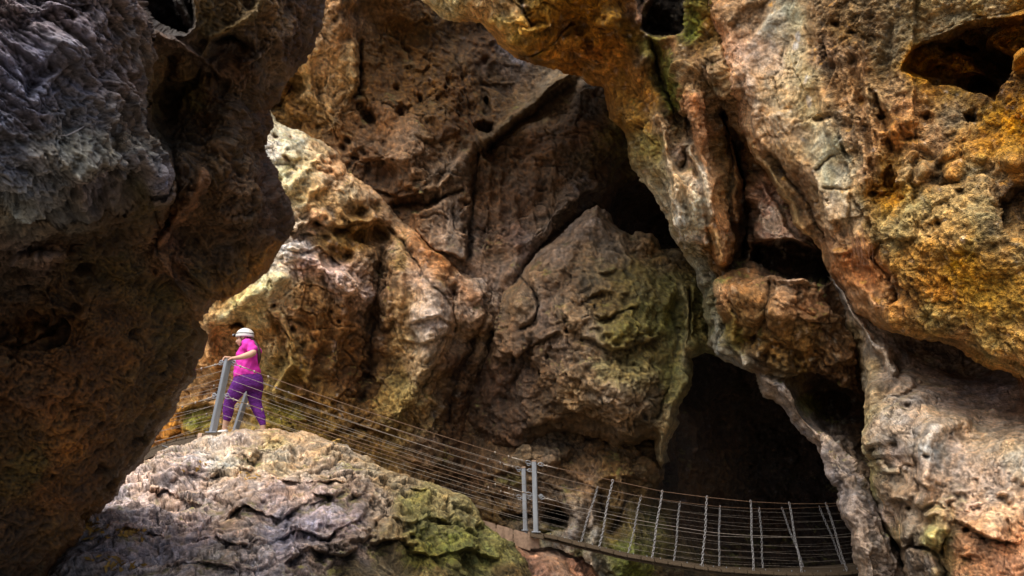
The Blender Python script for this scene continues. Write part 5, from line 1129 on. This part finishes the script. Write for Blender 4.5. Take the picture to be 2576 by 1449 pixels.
# kerb and footing at the bridge head
kerb = empty('concrete_kerb', at(1335, 1350, 10.25), 'rough brown concrete kerb sloping down to the foot of the steel posts', 'kerb')
bm = bmesh.new()
A0, A1, B0, B1 = at(1206, 1306, 10.55), at(1335, 1344, 10.3), at(1206, 1306, 10.7), at(1335, 1344, 10.45)
hz = Vector((0, 0, -0.24))
for k in range(3):
    t0, t1 = k / 3 + 0.006, (k + 1) / 3 - 0.006
    a0, a1, b0, b1 = A0.lerp(A1, t0), A0.lerp(A1, t1), B0.lerp(B1, t0), B0.lerp(B1, t1)
    bm2 = bmesh.new(); add_hex(bm2, [a0 + hz, a1 + hz, b1 + hz, b0 + hz, a0, a1, b1, b0], 0.012)
    mesh_obj('kerb_block', bm2, M_conc, kerb, False)
bm.free()
bm = bmesh.new(); c = at(1343, 1357, 10.30); add_box(bm, c + Vector((0, 0.15, -0.02)), Vector((0.085, 0, 0)), Vector((0, 0.16, 0)), Vector((0, 0, 0.11)), 0.01); mesh_obj('footing', bm, M_conc, kerb, False)
bm = bmesh.new(); c = at(1350, 1343, 10.22); add_box(bm, c + Vector((0, 0.5, -0.03)), Vector((0.10, 0, -0.02)), Vector((0, 0.56, 0)), Vector((0, 0, 0.025)), 0.006); mesh_obj('sill_beam', bm, M_wood, kerb, False)

# ------------------------------------------------------------------ footbridge on the left
fb = empty('timber_footbridge', at(535, 1090, D1), 'dark timber footbridge curving down left from the post to the overhang', 'footbridge')
ln = [(250, 1192), (300, 1165), (376, 1134), (414, 1117), (450, 1106), (480, 1100), (520, 1093), (556, 1089)]
def ldep(x): return 10.9 - (x - 250) / 306 * 0.95 - 0.02
for off, dd in ((0, -0.06), (0, 0.92)):
    bm = bmesh.new(); prev = None
    P = [at(x, y, ldep(x)) + Vector((0.0, dd, -0.02)) for x, y in ln]
    for k in range(len(P) - 1):
        a, b = P[k], P[k + 1]; t = Vector((0, 0.05, 0)); z = Vector((0, 0, -0.105))
        add_hex(bm, [a + z, b + z, b + t + z, a + t + z, a, b, b + t, a + t])
    mesh_obj('side_beam', bm, M_wood2, fb, False)
x = 256.0
while x < 530:
    xb = x + 24
    a, b = at(x, interp(ln, x), ldep(x)), at(xb - 1.5, interp(ln, xb - 1.5), ldep(xb))
    t = Vector((0, 0.93, 0)); z = Vector((0, 0, 0.035)); bm = bmesh.new(); e = Vector((0, -0.05, -0.012))
    add_hex(bm, [a + e, b + e, b + t + e, a + t + e, a + z + e, b + z + e, b + t + z + e, a + t + z + e], 0.004); mesh_obj('plank', bm, M_wood, fb, False)
    x = xb
bm = bmesh.new(); c = at(533, 1094, D1 - 0.06); add_box(bm, c + Vector((0, 0.1, 0)), Vector((0.14, 0, 0.012)), Vector((0, 0.12, 0)), Vector((0, 0, 0.032)), 0.006); mesh_obj('end_beam', bm, M_wood, fb, False)
bm = bmesh.new(); c = at(540, 1104, D1 - 0.03); add_box(bm, c + Vector((0, 0.06, 0)), Vector((0.06, 0, 0)), Vector((0, 0.06, 0)), Vector((0, 0, 0.06)), 0.006); mesh_obj('stub_post', bm, M_wood2, fb, False)
bm = bmesh.new(); add_tube(bm, [at(408, 1120, 10.3), at(430, 1128, 10.1), at(452, 1133, 9.9)], 0.006, 6); mesh_obj('stay_cable', bm, M_steel, fb)
# stone landing the woman stands on
bm = bmesh.new()
FZ = at(600, 1093, 10.4).z
x0, x1_ = at(520, 1095, 10.2).x, at(800, 1095, 10.2).x
n_ = 24
gv = [[bm.verts.new((x0 + (x1_ - x0) * i / n_, 10.12 + 1.3 * j / 12, FZ - 0.01 - 0.012 * random.random() - 0.5 * max(0, i / n_ - 0.62) ** 1.2)) for j in range(13)] for i in range(n_ + 1)]
for i in range(n_):
    for j in range(12): bm.faces.new((gv[i][j], gv[i + 1][j], gv[i + 1][j + 1], gv[i][j + 1]))
lo = mesh_obj('path', bm, M_conc, None)
sm = lo.modifiers.new('thick', 'SOLIDIFY'); sm.thickness = 0.35; sm.offset = -1
tag(lo, 'worn stone landing behind the boulder crest', 'path', None, 'structure')

# ------------------------------------------------------------------ the woman
def loft(bm, secs, seg=20):
    """secs: (centre, half vector u, half vector v)"""
    rings = [[bm.verts.new(Vector(c) + Vector(u) * math.cos(q) + Vector(v) * math.sin(q)) for q in [2 * math.pi * j / seg for j in range(seg)]] for c, u, v in secs]
    for k in range(len(rings) - 1):
        for j in range(seg): bm.faces.new((rings[k][j], rings[k][(j + 1) % seg], rings[k + 1][(j + 1) % seg], rings[k + 1][j]))
    bm.faces.new(rings[0][::-1]); bm.faces.new(rings[-1])

def ball(bm, c, rx, ry, rz, rot=0.0, tilt=None):
    m = Matrix.Translation(Vector(c)) @ Matrix.Rotation(rot, 4, 'Y') @ Matrix.Diagonal((rx, ry, rz, 1))
    bmesh.ops.create_uvsphere(bm, u_segments=20, v_segments=14, radius=1.0, matrix=m)

def limb(bm, joints, seg=14):
    """joints: (centre, radius); round ends"""
    J = [(Vector(c), r) for c, r in joints]
    add_tube(bm, [c for c, r in J], [r for c, r in J], seg)
    for c, r in J: ball(bm, c, r, r, r)

def fuse(bm, voxel, smooth=4):
    me = bpy.data.meshes.new('tmp'); bm.to_mesh(me); bm.free()
    o = bpy.data.objects.new('tmp', me); C.objects.link(o)
    r = o.modifiers.new('r', 'REMESH'); r.mode = 'VOXEL'; r.voxel_size = voxel
    s_ = o.modifiers.new('s', 'SMOOTH'); s_.iterations = smooth; s_.factor = 0.5
    dg = bpy.context.evaluated_depsgraph_get(); me2 = bpy.data.meshes.new_from_object(o.evaluated_get(dg))
    b2 = bmesh.new(); b2.from_mesh(me2); bpy.data.objects.remove(o); bpy.data.meshes.remove(me); bpy.data.meshes.remove(me2)
    return b2

KP = 0.213 * 10.4 / 1717
ORG = at(523 + 460 * 0.213, 1093, 10.4)
def q(zx, zy, y=0.0):
    p = atY(523 + zx * 0.213, 805 + zy * 0.213, ORG.y); p.y += y
    return p
def sec(x0_, x1__, zy, b, y=0.0, tiltz=0.0):
    c = q((x0_ + x1__) / 2, zy, y); return (c, Vector(((x1__ - x0_) / 2 * KP, 0, tiltz * KP)), Vector((0, b, 0)))

M_skin = plain('skin', (0.66, 0.40, 0.28), 0.55, 0, 0.06, 12)
M_shirt = plain("pink_jersey", (0.70, 0.03, 0.44), 0.8, 0, 0.16, 9, 0.012)
M_legs = plain('purple_heather_knit', (0.135, 0.026, 0.23), 0.8, 0, 0.62, 38, 0.0015, 0.2, (0.6, 0.6, 4.5))
M_hair = plain('brown_hair', (0.045, 0.018, 0.012), 0.5, 0, 0.4, 40, 0.003, 0.5, (6, 6, 1))
M_white = plain('white_helmet_shell', (0.80, 0.80, 0.78), 0.35, 0, 0.04, 6)
M_black = plain('black_webbing', (0.02, 0.02, 0.025), 0.6, 0, 0.2, 30)
M_lens = plain('lamp_lens', (0.6, 0.65, 0.7), 0.1, 0.3, 0.05, 5)
M_lip = plain('lips', (0.55, 0.17, 0.14), 0.5, 0, 0.05, 5)

woman = empty('person', Vector((ORG.x, ORG.y, FZ)), 'woman in pink shirt, purple leggings and white caving helmet resting a hand on a post', 'person')
# body, one skin
bm = bmesh.new()
loft(bm, [sec(462, 520, 262, 0.05), sec(425, 575, 290, 0.15), sec(400, 590, 335, 0.175), sec(352, 596, 400, 0.165), sec(335, 600, 500, 0.155), sec(325, 610, 600, 0.17), sec(320, 635, 680, 0.185), sec(330, 630, 760, 0.18), sec(380, 600, 810, 0.14)])
limb(bm, [(q(478, 290), 0.058), (q(440, 250), 0.056), (q(432, 225), 0.06)])                    # neck
ball(bm, q(440, 190), 0.116, 0.083, 0.112)                                                     # skull
ball(bm, q(402, 245), 0.068, 0.066, 0.078, 0.2); ball(bm, q(383, 290), 0.030, 0.034, 0.027)     # face and jaw
limb(bm, [(q(352, 222), 0.010), (q(338, 256), 0.015)]); ball(bm, q(345, 260, -0.012), 0.012, 0.012, 0.010); ball(bm, q(345, 260, 0.012), 0.012, 0.012, 0.010)   # nose
ball(bm, q(358, 276), 0.014, 0.024, 0.008); ball(bm, q(360, 285), 0.014, 0.022, 0.009)
ball(bm, q(362, 208), 0.030, 0.056, 0.016); ball(bm, q(378, 250, -0.036), 0.03, 0.026, 0.03); ball(bm, q(378, 250, 0.036), 0.03, 0.026, 0.03)
for s_ in (-1, 1):
    ball(bm, q(446, 212, s_ * 0.083), 0.020, 0.010, 0.030)                                   # ears
# legs
legA = [((q(400, 790, -0.095)), 0.118), (q(352, 870, -0.10), 0.104), (q(312, 940, -0.105), 0.088), (q(278, 1010, -0.105), 0.074), (q(274, 1080, -0.105), 0.074), (q(266, 1150, -0.105), 0.060), (q(246, 1220, -0.105), 0.046), (q(232, 1280, -0.105), 0.038), (q(236, 1318, -0.105), 0.038)]
legB = [((q(535, 790, 0.095)), 0.115), (q(525, 870, 0.10), 0.104), (q(528, 940, 0.105), 0.090), (q(545, 1010, 0.105), 0.078), (q(575, 1080, 0.105), 0.072), (q(602, 1150, 0.105), 0.060), (q(619, 1220, 0.105), 0.045), (q(622, 1280, 0.105), 0.038), (q(622, 1318, 0.105), 0.038)]
limb(bm, legA); limb(bm, legB)
limb(bm, [(q(236, 1325, -0.105), 0.034), (q(175, 1336, -0.115), 0.022)]); limb(bm, [(q(622, 1325, 0.105), 0.034), (q(560, 1336, 0.10), 0.022)])
# arms
def qa(zx, zy, y): return atY(523 + zx * 0.213, 805 + zy * 0.213, ORG.y + y)
HY = p1[1].y - ORG.y
limb(bm, [(q(510, 305, -0.165), 0.070), (qa(528, 345, -0.215), 0.062), (qa(535, 385, -0.27), 0.052), (qa(500, 405, -0.30), 0.052), (qa(440, 425, -0.34), 0.046), (qa(370, 443, -0.38), 0.036), (qa(315, 452, HY + 0.04), 0.029), (qa(295, 453, HY + 0.03), 0.028)])
limb(bm, [(q(505, 305, 0.165), 0.070), (q(520, 345, 0.215), 0.060), (q(530, 430, 0.23), 0.048), (q(480, 500, 0.22), 0.040), (q(430, 555, 0.20), 0.028)])
body = fuse(bm, 0.0065, 5)
# hands: palm, four unequal curled fingers, thumb; rooted in the wrist
hb = bmesh.new()
loft(hb, [(qa(305, 453, HY + 0.035), Vector((0, 0, 0.021)), Vector((0, 0.030, 0))), (qa(275, 449, HY + 0.02), Vector((0, 0, 0.018)), Vector((0, 0.038, 0))), (qa(240, 441, HY), Vector((0, 0, 0.015)), Vector((0, 0.042, 0))), (qa(222, 440, HY), Vector((0, 0, 0.012)), Vector((0, 0.041, 0)))], 14)
for k, (dy, ln_) in enumerate(((-0.032, 0.85), (-0.0115, 1.0), (0.0100, 1.06), (0.0310, 0.95))):
    a0 = qa(228, 441, HY + dy)
    limb(hb, [(a0, 0.0100), (qa(228 - 24 * ln_, 434, HY + dy * 1.1), 0.0098), (qa(228 - 42 * ln_, 446 + k, HY + dy * 1.15), 0.0090), (qa(228 - 50 * ln_, 446 + 24 * ln_, HY + dy * 1.15), 0.0080)], 8)
limb(hb, [(qa(278, 455, HY - 0.028), 0.013), (qa(258, 462, HY - 0.052), 0.0115), (qa(240, 474, HY - 0.058), 0.0095)], 8)
for k, (dy, ln_) in enumerate(((-0.03, 0.85), (-0.010, 1.0), (0.010, 1.05), (0.030, 0.95))):
    limb(hb, [(q(410, 590, 0.19 + dy), 0.010), (q(402, 590 + 24 * ln_, 0.19 + dy), 0.009), (q(410, 590 + 44 * ln_, 0.19 + dy), 0.008)], 8)
loft(hb, [(q(430, 555, 0.2), Vector((0.018, 0, 0.0)), Vector((0, 0.028, 0))), (q(412, 592, 0.19), Vector((0.014, 0, 0)), Vector((0, 0.04, 0)))], 12)
limb(hb, [(q(420, 570, 0.165), 0.012), (q(400, 592, 0.15), 0.010), (q(396, 608, 0.148), 0.009)], 8)
hands = fuse(hb, 0.0036, 2)
mtmp = bpy.data.meshes.new('h'); hands.to_mesh(mtmp); hands.free(); body.from_mesh(mtmp); bpy.data.meshes.remove(mtmp)
mesh_obj('body', body, M_skin, woman)
for s_ in (-1, 1):
    bm = bmesh.new(); ball(bm, q(357, 229, s_ * 0.034), 0.010, 0.013, 0.006); mesh_obj('eye', bm, M_black, woman)
    bm = bmesh.new(); limb(bm, [(q(352, 216, s_ * 0.02), 0.004), (q(358, 211, s_ * 0.045), 0.004)], 6); mesh_obj('eyebrow', bm, M_hair, woman)
bm = bmesh.new(); ball(bm, q(352, 281), 0.012, 0.022, 0.005); mesh_obj('mouth', bm, M_lip, woman)
# shirt
bm = bmesh.new()
loft(bm, [sec(470, 540, 250, 0.062, tiltz=10), sec(425, 580, 278, 0.145), sec(398, 595, 320, 0.188), sec(355, 602, 375, 0.186), sec(333, 606, 430, 0.178), sec(322, 608, 500, 0.170), sec(314, 612, 570, 0.182), sec(308, 626, 630, 0.200), (q(470, 672), Vector((162 * KP, 0, 26 * KP)), Vector((0, 0.205, 0)))], 28)
for s_ in (-1, 1):
    limb(bm, [(q(505, 300, s_ * 0.155), 0.076), (q(518, 325, s_ * 0.20), 0.074)])
    limb(bm, [(q(518, 325, s_ * 0.20), 0.076), (q(520, 345, s_ * 0.222), 0.076)])
limb(bm, [(q(512, 305, -0.18), 0.080), (qa(524, 340, -0.225), 0.077), (qa(528, 358, -0.24), 0.074)])
shirt = fuse(bm, 0.008, 3)
for v in shirt.verts:
    n = 0.004 * math.sin(v.co.z * 60 + v.co.x * 25) + 0.003 * math.sin(v.co.z * 23 - v.co.x * 70)
    v.co += v.normal * n
mesh_obj('shirt', shirt, M_shirt, woman)
# leggings
bm = bmesh.new()
loft(bm, [sec(330, 622, 625, 0.175), sec(318, 640, 660, 0.197), sec(303, 652, 705, 0.208), sec(292, 652, 745, 0.208), sec(300, 640, 790, 0.195), sec(350, 600, 830, 0.13)], 28)
for L in (legA, legB):
    limb(bm, [(c + Vector((0, 0, 0)), r * 1.06 + 0.003) for c, r in L[:6]])
limb(bm, [(legA[5][0], legA[5][1] * 1.06), (q(262, 1172, -0.105), 0.060)]); limb(bm, [(legB[6][0], 0.049), (legB[5][0], legB[5][1] * 1.06)])
lg = fuse(bm, 0.008, 4)
mesh_obj('leggings', lg, M_legs, woman)
for nm, cx_, yy in (('shoe', 205, -0.11), ('shoe', 592, 0.10)):
    bm = bmesh.new(); limb(bm, [(q(cx_ + 35, 1326, yy), 0.043), (q(cx_, 1330, yy), 0.038), (q(cx_ - 38, 1333, yy), 0.030)])
    bm = fuse(bm, 0.007, 3)
    for v in bm.verts: v.co.z = max(v.co.z, FZ + 0.002)
    mesh_obj(nm, bm, M_white, woman)
# hair
bm = bmesh.new(); ball(bm, q(492, 205), 0.062, 0.078, 0.066); ball(bm, q(520, 235), 0.045, 0.05, 0.05)
limb(bm, [(q(535, 245, 0.0), 0.030), (q(575, 290, -0.02), 0.030), (q(606, 360, -0.03), 0.032), (q(616, 430, -0.03), 0.031), (q(612, 490, -0.03), 0.022), (q(604, 530, -0.03), 0.006)])
ball(bm, q(385, 196), 0.030, 0.07, 0.02)
mesh_obj('hair', fuse(bm, 0.008, 3), M_hair, woman)
# helmet
bm = bmesh.new(); N_, K_ = 36, 12
hc = q(438, 188); rings = []
for k in range(K_ + 1):
    ph = math.pi / 2 * k / K_
    rr = math.cos(ph) if k < K_ else 0.02; zz = math.sin(ph)
    rings.append([bm.verts.new(hc + Vector((0.142 * rr * math.cos(t), 0.112 * rr * math.sin(t), 0.128 * zz))) for t in [2 * math.pi * j / N_ for j in range(N_)]])
low = [bm.verts.new(hc + Vector((0.143 * math.cos(t), 0.113 * math.sin(t), -0.022 - 0.006 * abs(math.sin(t))))) for t in [2 * math.pi * j / N_ for j in range(N_)]]
allr = [low] + rings
for k in range(len(allr) - 1):
    for j in range(N_): bm.faces.new((allr[k][j], allr[k][(j + 1) % N_], allr[k + 1][(j + 1) % N_], allr[k + 1][j]))
bm.faces.new(allr[-1])
hel = mesh_obj('helmet', bm, M_white, woman)
hs = hel.modifiers.new('t', 'SOLIDIFY'); hs.thickness = 0.006
def hchild(nm, b, m):
    o = mesh_obj(nm, b, m); o.parent = hel; o.matrix_parent_inverse = Matrix.Translation(-woman.location) ; o.matrix_parent_inverse = hel.matrix_parent_inverse.copy(); o.matrix_basis = Matrix.Identity(4)
    o.matrix_parent_inverse = Matrix.Identity(4)
    return o
bm = bmesh.new(); add_ring(bm, hc + Vector((0, 0, 0.030)), Vector((0, 0, 1)), Vector((1, 0, 0)), 0.1395, 0.1105, 0.0065, 36, 6); hchild('headband', bm, M_black)
bm = bmesh.new(); c = q(318, 176); add_box(bm, c, Vector((0.016, 0, 0)), Vector((0, 0.022, 0)), Vector((0, 0, 0.020)), 0.004); hchild('headlamp', bm, M_black)
bm = bmesh.new(); ball(bm, q(300, 177), 0.012, 0.016, 0.016); hchild('lens', bm, M_lens)
for s_ in (-1, 1):
    bm = bmesh.new(); add_tube(bm, [q(398, 185, s_ * 0.096), q(410, 220, s_ * 0.086), q(425, 250, s_ * 0.072), q(405, 290, s_ * 0.045), q(388, 312, s_ * 0.01)], 0.0055, 6); hchild('chin_strap', bm, M_black)
    bm = bmesh.new(); add_tube(bm, [q(480, 190, s_ * 0.098), q(460, 228, s_ * 0.088), q(425, 250, s_ * 0.074)], 0.005, 6); hchild('side_strap', bm, M_black)

# ------------------------------------------------------------------ small natural things
M_leaf = plain('fallen_leaf', (0.34, 0.20, 0.04), 0.7, 0, 0.6, 9)
bm = bmesh.new()
for (cx_, cy_, sx, sy, n) in ((225, 1335, 40, 16, 60), (330, 1340, 45, 16, 60), (290, 1405, 60, 14, 40), (640, 1205, 40, 10, 30), (840, 1110, 30, 6, 8), (480, 1180, 60, 20, 18)):
    for _ in range(n):
        x, y = cx_ + random.gauss(0, sx * .5), cy_ + random.gauss(0, sy * .5)
        P, N = boulder.surf(x, y); P = P + N * 0.012
        t = Vector((random.gauss(0, 1), random.gauss(0, 1), random.gauss(0, 1))); u = N.cross(t).normalized(); v = N.cross(u).normalized() + N * random.uniform(-0.4, 0.4)
        L, w_ = random.uniform(0.022, 0.05), random.uniform(0.009, 0.018)
        vs = [bm.verts.new(p) for p in (P - u * L, P - v * w_, P + u * L + N * 0.006, P + v * w_ + N * 0.006)]
        bm.faces.new(vs)
lv = mesh_obj('fallen_leaves', bm, M_leaf); tag(lv, 'yellow and brown fallen leaves scattered on the boulder', 'leaves', None, 'stuff')
M_twig = plain('pale_twig', (0.45, 0.42, 0.42), 0.7, 0, 0.2, 30)
bm = bmesh.new(); add_tube(bm, [over.surf(x, y)[0] + Vector((0.0, -0.03, 0.012)) for x, y in ((158, 358), (185, 352), (210, 338), (240, 318))], [0.002, 0.003, 0.003, 0.002], 5)
tw = mesh_obj('twig', bm, M_twig); tag(tw, 'thin pale twig caught on the torn grey slab of the overhang', 'twig')
M_root = plain('reddish_root', (0.22, 0.10, 0.045), 0.8, 0, 0.3, 30)
bm = bmesh.new()
for (cx_, cy_, sx, ln_, n, rk) in ((2170, 600, 26, 90, 40, crust), (2565, 955, 14, 120, 26, crust)):
    for _ in range(n):
        x, y = cx_ + random.gauss(0, sx * .5), cy_ + random.gauss(0, 12)
        P, N = rk.surf(min(x, 2570), min(y, 950)); P = P + N * 0.02
        L = random.uniform(0.5, 1) * ln_ * 0.004; sxx = random.uniform(-0.06, 0.08)
        pts = [P + Vector((sxx * t + 0.012 * math.sin(t * 7 + x), -0.02 - 0.03 * t, -L * t)) for t in (0, .25, .5, .75, 1)]
        add_tube(bm, pts, [0.0022, 0.002, 0.0018, 0.0014, 0.0008], 4)
rt = mesh_obj('hanging_roots', bm, M_root); tag(rt, 'fine reddish roots hanging from the crusted overhang', 'roots', None, 'stuff')
# ------------------------------------------------------------------ light
SUN_EL, SUN_AZ = math.radians(61), math.radians(-152)      # azimuth measured from +Y towards +X
w = bpy.data.worlds.new('World'); scene.world = w; w.use_nodes = True
nt = w.node_tree; bg = nt.nodes['Background']
sky = nt.nodes.new('ShaderNodeTexSky'); sky.sky_type = 'NISHITA'; sky.sun_disc = False
sky.dust_density = 4.0; sky.air_density = 0.7; sky.ozone_density = 0.4
sky.sun_elevation = SUN_EL; sky.sun_rotation = SUN_AZ
nt.links.new(sky.outputs[0], bg.inputs[0]); bg.inputs[1].default_value = 0.15
sd = bpy.data.lights.new('sun', 'SUN'); sd.energy = 5.0; sd.angle = math.radians(75); sd.color = (1.0, 0.92, 0.80)
so = bpy.data.objects.new('sun', sd); C.objects.link(so)
dirv = Vector((math.sin(SUN_AZ) * math.cos(SUN_EL), math.cos(SUN_AZ) * math.cos(SUN_EL), math.sin(SUN_EL)))
so.rotation_euler = dirv.to_track_quat('Z', 'Y').to_euler()
scene.view_settings.view_transform = 'Standard'; scene.view_settings.look = 'None'
scene.view_settings.exposure = 0; scene.view_settings.gamma = 1
scene.render.engine = 'CYCLES'
scene.cycles.use_denoising = True
scene.cycles.max_bounces = 6; scene.cycles.diffuse_bounces = 4
